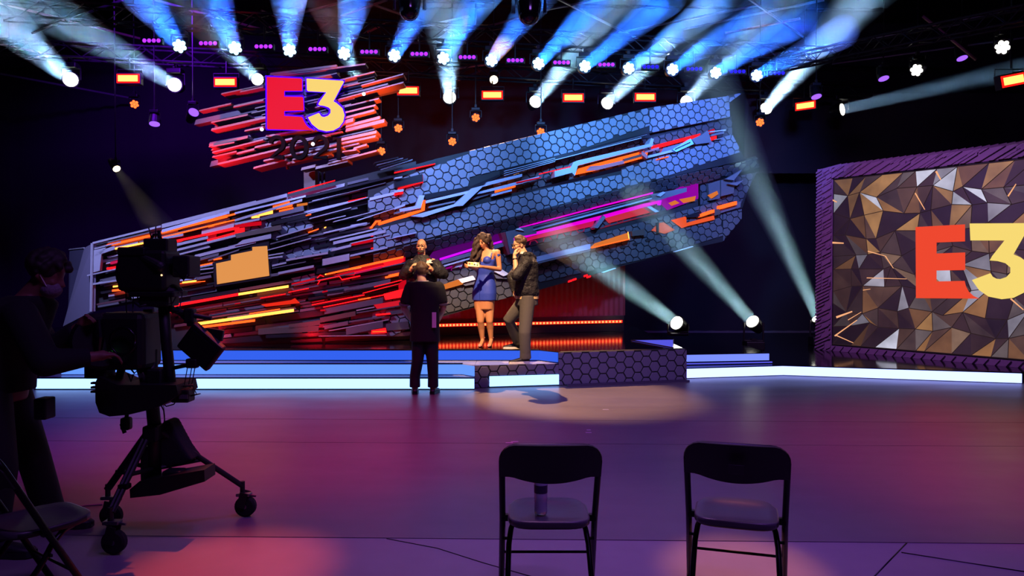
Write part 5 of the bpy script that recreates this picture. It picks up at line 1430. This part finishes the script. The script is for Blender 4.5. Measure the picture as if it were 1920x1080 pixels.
for k in range(9):
    dx, dy = rr.uniform(-3, 2), rr.uniform(.0, .07)
    lock([q(915 + dx * .3, 440, dy), q(918 + dx, 450, .03 + dy), q(921 + dx * 1.2, 461, .06 + dy), q(924 + dx, 470, .08 + dy)], .03, .014, .014, rr.uniform(0, 6))
hr.remesh('hair', hair_d, pt, .008, 1)
for i, (hx, kx, ax, tx) in enumerate(legs):
    an = q(ax, 640, .02); b_ = V((q(tx, 652).x, y, H3))
    mb = MB(); mb.cap(V((an.x, y + .03, H3 + .085)), b_ + V((-.01, -.06, .03)), .033, .032); mb.cap(b_ + V((-.01, -.06, .028)), b_ + V((-.025, -.14, .024)), .034, .026)
    so = mb.remesh('heel_shoe', heel_m, pt, .006, 2)
    MB().tube([V((an.x, y + .05, H3 + .10)), V((an.x + .003, y + .062, H3 + .003))], [.018, .005], 8).build('stiletto', heel_m, so)
    MB().tube([V((an.x + .036 * math.cos(t), y + .03 + .036 * math.sin(t), H3 + .135)) for t in [k * .524 for k in range(13)]], .006, 6).build('ankle_strap', heel_m, so, fix=False)
p = q(928.5, 455.5, -.02); MB().ell(q(916, 456, -.06), (.008, .008, .012)).build('earring', mat('pearl', (240, 235, 225), .2), pt)
# the card she reads
cd = q(888, 496, -.43)
card = thing('game_card', 'small yellow and red printed card held in both hands by the woman in blue', 'card', cd)
rm = Matrix.Rotation(.25, 3, 'Z') @ Matrix.Rotation(-.5, 3, 'X') @ Matrix.Rotation(.08, 3, 'Y')
MB().box(cd, (.17, .012, .075), rm, .004).build('card_body', mat('card_cream', (225, 215, 170), .5), card)
for dx, dz, s_, c in ((-.062, .005, .03, (220, 60, 40)), (-.025, .008, .028, (240, 190, 40)), (.012, -.004, .022, (40, 60, 50)), (.03, .018, .02, (245, 245, 240)), (.055, -.01, .024, (70, 110, 70)), (.065, .02, .014, (40, 40, 40))):
    MB().box(cd + rm @ V((dx, -.008, dz)), (s_, .004, s_ * 1.1), rm).build('print_patch', mat('print_%d' % c[0], c, .5), card, fix=False)

# ---- 4. man in black hooded jacket and grey jeans, one foot up, hand on chin
y = 10.62; pt = person('man in black jacket and grey jeans, hand on chin, one foot on the deck', (at(983, 684, y).x, 10.5, H2))
q = lambda px, py, dy=0: at(px, py, y + dy)
body = MB(); w_ = V((.35, -1, 0)).normalized(); fd = V((-1, -.35, 0)).normalized()
hc = q(974, 460, 0); B = basis((-1, -.25, -.18))
rings = [(q(988, 565), w_ * .16, fd * .13), (q(987, 548), w_ * .165, fd * .13), (q(985, 525), w_ * .15, fd * .115), (q(985, 502), w_ * .18, fd * .125), (q(986, 490), w_ * .19, fd * .1), (q(984, 480), w_ * .11, fd * .075), (q(983, 475), w_ * .06, fd * .06)]
body.loft(rings, 26); add_head(body, hc, B, .98); body.cap(q(984, 480), hc + V((.03, 0, -.06)), .062, .056)
shF, shB = q(987, 492, -.19), q(983, 490, .17)
elF, wrF = q(969, 516, -.28), q(965, 481, -.2)
limb(body, shF, elF, wrF, .052, .043, .042, .028); add_hand(body, wrF, V((.12, .25, 1)), (.8, .4, -.1), .9, 1.0, -1)
elB, wrB = q(960, 520, .14), q(966, 548, .0)
limb(body, shB, elB, wrB, .05, .042, .04, .027); add_hand(body, wrB, (-.1, -.5, -.5), (.6, -.4, 0), .9, 1, 1)
# standing leg (lower tier) and stepping leg (upper deck)
hipS, knS, anS = q(989, 565, -.1), q(984, 625, -.16), V((q(985, 672).x, 10.5, H2 + .09))
hipU, knU, anU = q(983, 565, .08), q(954, 600, .14), V((at(972, 648, 11.0).x, 11.0, H3 + .09))
for a_, b__, c_ in ((hipS, knS, anS), (hipU, knU, anU)): limb(body, a_, b__, c_, .088, .062, .06, .042)
bo = body.remesh('body', skin_w, pt, .009, 3)
face(hc, B, bo, .98, hair_b)
g = lambda x, y_, z: hc + B @ V((x, y_, z))
for s_ in (-1, 1):
    MB().tube([g(s_ * .034 + .03 * math.cos(t * .6283), .1, .014 + .019 * math.sin(t * .6283)) for t in range(11)], .0034, 5).build('glasses', glassm, bo, fix=False)
    MB().tube([g(s_ * .064, .098, .018), g(s_ * .08, .05, .018), g(s_ * .082, -.01, .01)], .0034, 5).build('glasses_arm', glassm, bo, fix=False)
hr = MB(); rr = random.Random(4)
hr.ell(hc + B @ V((0, -.02, .045)), (.08, .094, .085), B)
for k in range(80):
    th = rr.uniform(.5, 5.8); ph = rr.uniform(-.25, 1.5); d = V((math.sin(th) * math.cos(ph), math.cos(th) * math.cos(ph), math.sin(ph)))
    if d.y > .5 and d.z < .55: continue
    if d.z < .1 and abs(d.x) > .8 and d.y > -.1: continue
    hr.ell(hc + B @ V((d.x * .078, -.01 + d.y * .092, .035 + d.z * .095)), [rr.uniform(.016, .027)] * 3, None, 8, 6)
hr.remesh('hair', hair_b, pt, .008, 1)
jk = MB()
jk.loft([(q(988, 556), w_ * .185, fd * .155), (q(987, 548), w_ * .21, fd * .175), (q(985, 530), w_ * .21, fd * .17), (q(986, 508), w_ * .22, fd * .165), (q(987, 492), w_ * .225, fd * .14), (q(986, 482), w_ * .14, fd * .11), (q(984, 476), w_ * .095, fd * .09)], 28)
jk.cap(shF, elF, .088, .082); jk.tube([elF, elF.lerp(wrF, .18)], [.083, .07], 16)
jk.cap(shB, elB, .085, .078); jk.tube([elB, wrB], [.078, .05], 16)
jk.cap(q(990, 478, -.1), q(1000, 484, .06), .05, .05); jk.cap(q(985, 476, -.12), q(996, 478, -.02), .035, .04)
jo = jk.remesh('jacket', jacket, pt, .01, 2)
MB().tube([elF.lerp(wrF, .82), elF.lerp(wrF, .88)], [.034, .033], 14).build('watch_strap', blk, pt)
jn = MB()
jn.tube([hipS + V((0, 0, .08)), hipS, knS, knS.lerp(anS, .5), knS.lerp(anS, .8), anS + V((0, 0, -.02))], [.105, .11, .088, .08, .078, .084], 18)
jn.tube([hipU + V((0, 0, .08)), hipU, knU, knU.lerp(anU, .5), knU.lerp(anU, .85), anU + V((0, 0, .0))], [.105, .11, .088, .08, .076, .08], 18)
jn.loft([(q(988, 572), w_ * .17, fd * .15), (q(988, 552), w_ * .18, fd * .15)], 22)
jn.remesh('jeans', jeans, pt, .01, 2)
MB().loft([(q(988, 560), w_ * .183, fd * .158), (q(988, 554), w_ * .186, fd * .16)], 24).build('shirt_hem', mat('shirt_tan', (200, 165, 110), .8), pt)
MB().loft([(q(984, 478), w_ * .07, fd * .075), (q(983, 472), w_ * .066, fd * .07)], 20).build('collar', wht, pt)
shoe('shoe', anS, (-1, -.25), .3, shoe_b, pt, H2 + .002); shoe('shoe', anU, (-1, -.2), .29, shoe_b, pt, H3 + .002)

# ---- 5. camera operator, dark at the left edge
y = 4.3; pt = person('dark-clothed camera operator in a face mask, bending over the camera rig', (-2.9, 4.3, 0))
q = lambda px, py, dy=0: at(px, py, y + dy)
body = MB(); w_ = V((.25, 1, 0)).normalized(); fd = V((1, -.25, 0)).normalized()
hc = q(88, 515, 0); B = basis((1, .15, -.5))
hipc = V((-3.0, y, .95)); chest = q(18, 615)
rings = [(hipc + V((0, 0, -.1)), w_ * .16, fd * .13), (hipc, w_ * .17, fd * .14), (hipc.lerp(chest, .5), w_ * .165, fd * .135), (chest, w_ * .185, fd * .14), (q(40, 572), w_ * .18, fd * .12), (q(52, 556), w_ * .1, fd * .08)]
body.loft(rings, 24); add_head(body, hc, B, 1.02); body.cap(q(48, 566), hc + V((-.04, 0, -.06)), .065, .06)
arms5 = ((q(38, 590, -.17), q(85, 680, -.24), q(180, 668, -.1)), (q(45, 585, .17), q(92, 660, .16), q(150, 612, .1)))
for sh, el, wr in arms5:
    limb(body, sh, el, wr, .055, .045, .045, .03); add_hand(body, wr, (wr - el), (0, 0, -1) if wr.z < 1.2 else (.4, -.6, 0), .9, 1.05, 1)
legs5 = ((V((-2.98, y - .1, .9)), V((-2.9, y - .12, .48)), V((-2.93, y - .16, .1))), (V((-3.0, y + .1, .9)), V((-2.86, y + .12, .48)), V((-2.88, y + .3, .1))))
for a_, b__, c_ in legs5: limb(body, a_, b__, c_, .09, .062, .06, .042)
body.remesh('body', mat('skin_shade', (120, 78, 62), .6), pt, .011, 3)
cl = MB()
cl.loft([(hipc + V((0, 0, -.04)), w_ * .2, fd * .17), (hipc + V((0, 0, .06)), w_ * .205, fd * .175), (hipc.lerp(chest, .5), w_ * .2, fd * .165), (chest, w_ * .22, fd * .165), (q(40, 570), w_ * .21, fd * .14), (q(54, 554), w_ * .11, fd * .09)], 26)
for sh, el, wr in arms5: cl.cap(sh, el, .09, .08); cl.tube([el, wr.lerp(el, .12)], [.08, .05], 16)
cl.remesh('hoodie', mat('hoodie_black', (9, 9, 12), .9), pt, .011, 2)
cl = MB()
for a_, b__, c_ in legs5: cl.tube([a_ + V((0, 0, .08)), a_, b__, c_], [.1, .12, .09, .085], 18)
cl.remesh('trousers', trous, pt, .012, 2)
for (a_, b__, c_), d in zip(legs5, ((1, .0), (1, .1))): shoe('shoe', c_, d, .31, shoe_b, pt, .005, shoe_b)
hr = MB(); rr = random.Random(14)
hr.ell(hc + B @ V((0, -.025, .04)), (.09, .104, .094), B)
for k in range(150):
    th = rr.uniform(.3, 6.0); ph = rr.uniform(-.35, 1.5); d = V((math.sin(th) * math.cos(ph), math.cos(th) * math.cos(ph), math.sin(ph)))
    if d.y > .5 and d.z < .35: continue
    hr.ell(hc + B @ V((d.x * .088, -.01 + d.y * .108, .035 + d.z * .105)), [rr.uniform(.014, .026)] * 3, None, 8, 6)
hr.remesh('hair', mat('hair_black', (30, 20, 18), .7), pt, .009, 1)
mk_ = MB(); mk_.ell(hc + B @ V((0, .052, -.062)), (.06, .064, .06), B); mk_.remesh('face_mask', mat('mask_cloth', (120, 110, 118), .9, bump=.6, scale=60), pt, .009, 2)
MB().tube([hc + B @ V((.058, .05, -.05)), hc + B @ V((.085, 0, 0))], .003, 5).build('mask_loop', wht, pt, fix=False)
MB().box(q(84, 765, -.12), (.07, .1, .12), bev=.01).build('belt_pouch', blk, pt)
# ================================================================ FOLDING CHAIRS
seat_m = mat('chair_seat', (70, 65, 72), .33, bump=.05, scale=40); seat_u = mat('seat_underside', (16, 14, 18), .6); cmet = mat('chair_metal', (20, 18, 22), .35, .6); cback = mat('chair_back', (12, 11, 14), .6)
def make_chair():
    t = empty('folding_chair')
    def U(s_): # point on the side tube: s_ 0 top .. 1 foot
        return V((0, -.22 + .42 * s_, .80 - .80 * s_))
    mb = MB(); pts = []
    for k in range(0, 7):
        a_ = k / 6 * math.pi / 2; pts.append(V((-.225 + .075 - .075 * math.cos(a_), 0, 0)) + U(.09 - .09 * math.sin(a_)))
    lft = [V((-.232, 0, 0)) + U(1 - .013), V((-.224, 0, 0)) + U(.5)] + pts
    full = lft + [V((-v.x, v.y, v.z)) for v in lft[::-1]]
    fr = mb.tube(full, .0155, 10).build('frame', cmet, t, world=False); fr.data.polygons.foreach_set('use_smooth', [True] * len(fr.data.polygons))
    # back panel: curved sheet wrapping the top of the frame
    n = 20; vs = []; fs = []
    for k in range(n + 1):
        x = -.238 + .476 * k / n; e = abs(x) / .238
        zt_ = .0 if e < .68 else (1 - math.sqrt(max(0, 1 - ((e - .68) / .32) ** 2))) * .085
        low = .155 + .035 * max(0, 1 - (e / .75) ** 2) if e < .75 else .155
        bow = -.02 * (1 - e * e)
        for (s_, dy) in ((zt_ / .80 - .016, -.016), (low / .8, -.016), (low / .8, .012), (zt_ / .80 - .016, .012)):
            p = U(s_); vs.append(V((x, p.y + dy + bow, p.z)))
    for k in range(n):
        for j in range(4): fs.append([k * 4 + j, k * 4 + (j + 1) % 4, k * 4 + 4 + (j + 1) % 4, k * 4 + 4 + j])
    fs += [[0, 3, 2, 1], [n * 4 + j for j in range(4)]]
    MB().add(vs, fs).build('backrest', cback, t, world=False)
    # seat: rounded dished pan
    n = 32; rows_ = []
    def rr_(k, sx, sy, e=.45):
        a_ = 2 * math.pi * k / n; c_, s_ = math.cos(a_), math.sin(a_)
        return (math.copysign(abs(c_) ** e, c_) * sx, math.copysign(abs(s_) ** e, s_) * sy)
    mbv = []; mbf = []
    lev = [(.185, .185, .395), (.197, .197, .405), (.197, .197, .422), (.188, .188, .426), (.15, .15, .418), (.05, .05, .414)]
    for sx, sy, z in lev:
        for k in range(n):
            x, yy = rr_(k, sx, sy); x *= 1 - .06 * (yy / .2 > .5); mbv.append(V((x, .03 + yy, z + (.01 * (yy / .2) ** 2 if z > .41 else 0))))
    for i in range(len(lev) - 1):
        for k in range(n): mbf.append([i * n + k, i * n + (k + 1) % n, (i + 1) * n + (k + 1) % n, (i + 1) * n + k])
    mbf += [list(range(n - 1, -1, -1)), [(len(lev) - 1) * n + k for k in range(n)]]
    so = MB().add(mbv, mbf).build('seat', seat_m, t, world=False); so.data.polygons.foreach_set('use_smooth', [True] * len(so.data.polygons))
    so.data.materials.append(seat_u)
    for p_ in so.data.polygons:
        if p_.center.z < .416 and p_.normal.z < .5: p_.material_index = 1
    # inner leg loop
    for s_ in (-1, 1):
        tb('rear_leg', [(s_ * .14, .13, .392), (s_ * .16, .08, .385), (s_ * .183, .02, .34), (s_ * .193, -.02, .28), (s_ * .195, -.05, .24), (s_ * .203, -.25, .01)], .0135, cmet, t, world=False)
        bx('hinge', (s_ * .212, -.02, .41), (.03, .03, .03), cmet, t, world=False)
        bx('spacer', (s_ * .208, .0, .3), (.03, .012, .012), cmet, t, world=False)
        bx('foot_cap', (s_ * .203, -.25, .012), (.03, .03, .024), rubber, t, world=False); bx('foot_cap', (s_ * .232, .2, .012), (.03, .03, .024), rubber, t, world=False)
    tb('crossbar', [(-.2, -.17, .105), (.2, -.17, .105)], .0085, cmet, t, world=False)
    tb('crossbar', [(-.23, .1, .195), (.23, .1, .195)], .007, cmet, t, world=False)
    return t
ch0 = make_chair(); kids_map()
chairs = [(.178, 3.60, 0, 'black folding chair with a water bottle standing on its seat'), (1.095, 3.60, -.3, 'empty black folding chair, right of the one with the bottle'), (-2.29, 3.50, -.62, 'black folding chair at the left edge beside the camera operator')]
for i, (x, y_, rz, lab) in enumerate(chairs):
    c = ch0 if i == 0 else copy_tree(ch0)
    c.location = (x, y_, .004 if y_ > seam(x) else .0); c.rotation_euler = (0, 0, rz); tag(c, lab, 'chair', 'black folding chairs in front of the stage')
c2 = [o for o in bpy.data.objects if o.get('label', '').startswith('empty black folding')][0]
MB().box((-.0, -.2565, .700), (.072, .002, .056), Matrix.Rotation(.48, 3, 'X')).build('faded_sticker', mat('sticker_grey', (44, 38, 48), .7), c2, world=False, fix=False)
# bottle
bp = V((at(1014, 960, 3.6).x, 3.60, .4195))
bt = thing('water_bottle', 'clear ribbed plastic water bottle with dark label on the folding chair seat', 'bottle', bp)
plast = mat('clear_plastic', (215, 218, 245), .12, trans=.5, spec=.6)
prof = [(.0, .024), (.004, .030), (.02, .0325), (.028, .030), (.034, .0325), (.042, .030), (.048, .0325), (.056, .030), (.062, .0325), (.07, .030), (.076, .0325), (.09, .0325), (.10, .0325), (.15, .0325), (.165, .030), (.185, .017), (.195, .0125), (.203, .0125)]
MB().tube([bp + V((0, 0, z)) for z, _ in prof], [r_ for _, r_ in prof], 24).build('bottle_body', plast, bt, smooth=True)
MB().tube([bp + V((0, 0, z)) for z in (.106, .145)], [.0333, .0333], 24).build('label_wrap', mat('bottle_label', (56, 40, 72), .5), bt)
MB().tube([bp + V((0, 0, z)) for z in (.198, .214)], [.0145, .0145], 16).build('cap', mat('cap_white', (220, 220, 225), .5), bt)

# ================================================================ CAMERA PEDESTAL RIG
y = 4.55
rg = thing('camera_rig', 'tall black broadcast camera rig on a wheeled tripod dolly beside the operator', 'camera rig', (at(288, 1000, y).x, y, 0))
q = lambda px, py, dy=0: at(px, py, y + dy)
dk = mat('rig_black', (9, 9, 11), .55); dkg = mat('rig_satin', (16, 16, 20), .3, .5); silver = mat('rig_silver', (120, 115, 125), .3, .9)
def qbox(name, x0, y0, x1, y1, dep, dy=0, m=dk, parent=rg, bev=.01, rotz=0):
    a_, b_ = q(x0, y0, dy), q(x1, y1, dy)
    return MB().box(((a_.x + b_.x) / 2, y + dy, (a_.z + b_.z) / 2), (abs(b_.x - a_.x), dep, abs(a_.z - b_.z)), Matrix.Rotation(rotz, 3, 'Y') if rotz else None, bev).build(name, m, parent)
def qt(name, pts, r_, m=dk, parent=rg, n=10):
    return MB().tube([q(*p) for p in pts], r_, n).build(name, m, parent, smooth=True)
# camera body on top
cb = qbox('camera_body', 236, 470, 325, 545, .22, 0, bev=.02)
qbox('viewfinder', 278, 448, 324, 497, .14, .02, parent=cb); qbox('top_plate', 230, 464, 282, 480, .14, -.05, parent=cb); qbox('battery', 232, 484, 252, 540, .16, .04, parent=cb)
MB().tube([q(322, 500), q(334, 500), q(342, 500), q(364, 502), q(366, 502)], [.055, .06, .075, .072, .06], 20).build('lens', dkg, cb)
qbox('matte_box', 334, 480, 366, 520, .17, -.01, parent=cb)
for p in (((284, 447), (279, 428)), ((297, 447), (299, 432)), ((292, 450), (292, 424))): qt('antenna', [(*p[0], 0), (*p[1], 0)], .004, parent=cb)
qt('handle', [(284, 448, 0), (288, 440, 0), (300, 440, 0), (302, 448, 0)], .008, parent=cb); qbox('mic', 296, 432, 301, 447, .02, 0, parent=cb, bev=.003)
qt('focus_rod', [(328, 505, -.09), (345, 525, -.09), (352, 515, -.09)], .006, dkg, cb); MB().ell(q(303, 516, -.115), (.006, .004, .006)).build('tally_lamp', emi('tally', (255, 190, 140), 2), cb)
for k, (x0, x1, d_) in enumerate(((240, 262, 18), (255, 300, 22), (300, 335, 26), (318, 342, 44), (236, 250, 50))):
    qt('cable', [(x0, 540, -.05), ((x0 + x1) / 2 - 6, 545 + d_, -.07), ((x0 + x1) / 2 + 6, 545 + d_ * .9, -.06), (x1, 548, -.04)], .004, parent=cb, n=6)
qbox('mount_plate', 256, 545, 340, 556, .2, 0, parent=rg); qbox('pan_head', 272, 554, 326, 574, .16, 0, parent=rg); qt('tilt_lock', [(250, 566, -.1), (262, 575, -.1), (275, 571, -.1)], .006)
MB().ell(q(246, 512, .02), (.085, .1, .13)).build('operator_pad', dk, rg); MB().ell(q(300, 545, .0), (.14, .09, .05)).build('cable_bundle', dk, rg); MB().cap(q(262, 478, -.08), q(300, 500, -.1), .03, .035).build('microphone', dk, rg)
# columns
qt('column', [(307, 570, 0), (312, 640, 0), (318, 700, 0), (322, 740, 0)], .033, dk); qt('column', [(283, 655, .04), (284, 740, .04), (290, 800, .02), (290, 890, 0)], .04, dk)
qt('column', [(278, 580, .05), (281, 660, .05)], .03)
# horizontal boom arms
qt('boom_arm', [(262, 565, 0), (300, 572, 0), (345, 588, -.02), (396, 597, -.03)], [.016, .02, .02, .012], dk); qt('boom_arm', [(330, 578, 0), (352, 600, -.02), (382, 622, -.03), (400, 634, -.04)], .018)
qbox('joint_knob', 347, 578, 366, 606, .06, -.02); qbox('joint_knob', 352, 596, 366, 612, .05, -.02)
# monitor tilted at the lower right of the arms
mo = MB().box(q(378, 650, -.05), (.24, .05, .2), Matrix.Rotation(.72, 3, 'Y') @ Matrix.Rotation(.25, 3, 'X'), .012).build('monitor', dk, rg)
MB().box(q(378, 650, -.05) + V((-.005, -.03, -.01)), (.2, .012, .15), Matrix.Rotation(.72, 3, 'Y') @ Matrix.Rotation(.25, 3, 'X')).build('screen_glass', blkgloss, mo, fix=False)
MB().box(q(402, 627, -.03), (.11, .03, .07), Matrix.Rotation(.15, 3, 'Y'), .006).build('sun_hood', dk, mo)
qt('monitor_arm', [(325, 690, -.02), (350, 685, -.04), (372, 678, -.05)], .012)
qbox('clip_box', 350, 672, 372, 690, .05, -.05); 
for x_ in (352, 360, 366): qt('cable', [(x_, 686, -.05), (x_ - 6, 720, -.03), (x_ + 2, 738, 0)], .003, n=6)
# large round drum (counterweight housing with hand wheel)
MB().tube([q(190, 640, -.14), q(190, 640, -.12), q(194, 638, .12), q(194, 638, .14)], [.15, .17, .17, .15], 28).build('drum_housing', dk, rg)
dh = qbox('weight_housing', 196, 585, 288, 690, .26, 0, bev=.035)
MB().tube([q(184, 600, -.15), q(186, 632, -.165), q(184, 660, -.15)], [.02, .03, .02], 12).build('side_plate', dkg, dh)
MB().tube([q(230 + 24 * math.cos(t * .524), 640 + 26 * math.sin(t * .524), -.17) for t in range(13)], .009, 8).build('hand_wheel', dkg, rg, smooth=True)
qt('pan_bar', [(196, 620, -.1), (168, 605, -.12), (150, 612, .05)], .012); qt('pan_bar', [(200, 670, -.12), (186, 672, -.14), (170, 668, -.12)], .014)
MB().ell(q(205, 661, -.17), (.006, .004, .004)).build('status_led', emi('led_green', (60, 255, 120), 3), dh)
qbox('control_box', 167, 680, 208, 708, .12, -.05); qt('bracket', [(205, 690, 0), (196, 712, 0), (200, 740, 0)], .02); qt('bracket', [(228, 690, 0), (222, 720, 0), (222, 745, 0)], .024)
qt('bracket', [(262, 688, 0), (272, 720, 0), (270, 745, 0)], .024)
for pts in (((244, 690, -.1), (252, 700, -.1), (258, 694, -.1), (262, 704, -.1)), ((240, 700, -.08), (246, 715, -.08), (250, 702, -.08))): qt('cable', list(pts), .006, n=6)
qbox('tag_plate', 260, 700, 270, 708, .01, -.12, m=silver, rotz=-.4, bev=0)
qbox('side_box', 284, 690, 312, 745, .14, 0)
# lower weight tray with rounded underside
f = [q(*p, -.14) for p in ((178, 718), (184, 706), (220, 722), (330, 722), (334, 740), (318, 752), (290, 766), (240, 778), (205, 781), (186, 774), (179, 755))]
MB().prism(f, [p + V((0, .28, 0)) for p in f]).build('weight_tray', dk, rg)
for k in range(3): qbox('latch', 172, 716 + k * 8, 182, 720 + k * 8, .03, -.1, bev=.002)
rc = qbox('receiver_box', 326, 728, 360, 753, .1, -.04); qt('antenna', [(358, 742, -.05), (376, 738, -.05)], [.006, .003], parent=rc); qt('antenna', [(330, 726, -.05), (362, 722, -.05)], .006, parent=rc); qbox('name_plate', 336, 740, 352, 748, .005, -.094, m=mat('plate_grey', (70, 70, 78), .5), parent=rc, bev=0)
qt('cable', [(300, 752, 0), (312, 762, 0), (326, 758, 0), (332, 748, 0)], .004, n=6); qt('cable', [(306, 755, 0), (309, 780, 0), (306, 800, 0)], .002, n=5)
qt('hook', [(238, 778, 0), (236, 790, 0), (228, 796, 0), (234, 812, 0)], .012); qbox('cable_bundle', 228, 782, 246, 806, .06, 0, bev=.015)
# tripod
ap = q(290, 806)
cA, cB, cC = onz(208, 1038, .004), onz(455, 968, .004), onz(203, 986, .004)
qbox('tripod_collar', 274, 796, 304, 826, .12, 0, bev=.015)
qbox('centre_post', 268, 835, 290, 905, .08, .02, bev=.01)
for i, c_ in enumerate((cA, cB, cC)):
    footp = c_ + V((0, 0, .235 if i != 1 else .2))
    off = V((.022, 0, 0))
    if i == 1:
        MB().tube([ap + V((.02, 0, 0)), footp], .017, 10).build('leg', dk, rg)
    else:
        for s_ in (-1, 1): MB().tube([ap + V((-.03 + .012 * s_, 0, 0)), footp + off * s_ * .5], .014, 8).build('leg', dk, rg)
        MB().box(footp.lerp(ap, .3), (.06, .05, .03), None, .006).build('leg_clamp', dkg, rg)
    ca = MB().tube([footp + V((0, 0, .03)), footp + V((0, 0, -.05))], .016, 10).build('caster', dk, rg)
    MB().box(footp + V((.01, 0, -.055)), (.09, .06, .02), None, .005).build('brake_plate', silver, ca)
    MB().tube([footp + V((.03, 0, -.06)), footp + V((.09, -.01, -.065))], [.012, .006], 8).build('brake_pedal', silver, ca)
    wr_ = .068; wc = c_ + V((.02, 0, wr_))
    MB().tube([wc + V((0, -.022, 0)), wc + V((0, -.016, 0)), wc + V((0, .016, 0)), wc + V((0, .022, 0))], [wr_ * .82, wr_, wr_, wr_ * .82], 24).build('wheel', rubber, ca)
    MB().tube([wc + V((0, -.026, 0)), wc + V((0, .026, 0))], .014, 10).build('hub', silver, ca)
    for s_ in (-1, 1): MB().box(wc + V((-.012, .032 * s_, .045)), (.05, .008, .10), Matrix.Rotation(.25, 3, 'Y')).build('fork', dk, ca, fix=False)
# spreader and its long case, sandbag
m0, m1, m2 = [ap.lerp(c_ + V((0, 0, .23)), .55) for c_ in (cA, cB, cC)]; ce = (m0 + m1 + m2) / 3 + V((0, 0, -.02))
for m_ in (m0, m1, m2): MB().tube([ce, m_], .014, 8).build('spreader_arm', dk, rg)
f = [q(*p, -.1) for p in ((243, 918), (262, 902), (383, 881), (384, 903), (300, 928), (244, 934))]
MB().prism(f, [p + V((0, .16, 0)) for p in f]).build('dolly_tray', dk, rg); qbox('battery_pack', 310, 880, 344, 890, .1, 0)
f = [q(*p, .02) for p in ((298, 800), (308, 788), (318, 792), (330, 815), (345, 842), (360, 862), (345, 872), (320, 876), (302, 880), (296, 860))]
MB().prism(f, [p + V((0, .14, 0)) for p in f]).remesh('sandbag', fabricblk, rg, .012, 4)
qt('bag_strap', [(309, 790, .08), (307, 770, .04), (300, 755, 0)], .004, n=6)
# folded paper cup on the floor behind the left chair
cp_ = onz(88, 952, 0.004); cup = MB().tube([cp_ + V((0, 0, 0)), cp_ + V((0, 0, .06))], [.05, .03], 20).build('white_cap', mat('cup_white', (215, 205, 200), .7), None)
tag(cup, 'small pale domed cap lying on the floor behind the left chair', 'cap'); 
tb_c = tb('floor_cable', [onz(90, 972, .012), onz(130, 955, .012), onz(160, 948, .012), onz(192, 946, .012)], .006, mat('cable_grey', (110, 100, 130), .5)); tag(tb_c, 'thin grey cable lying on the floor between the left chair and the dolly', 'cable')
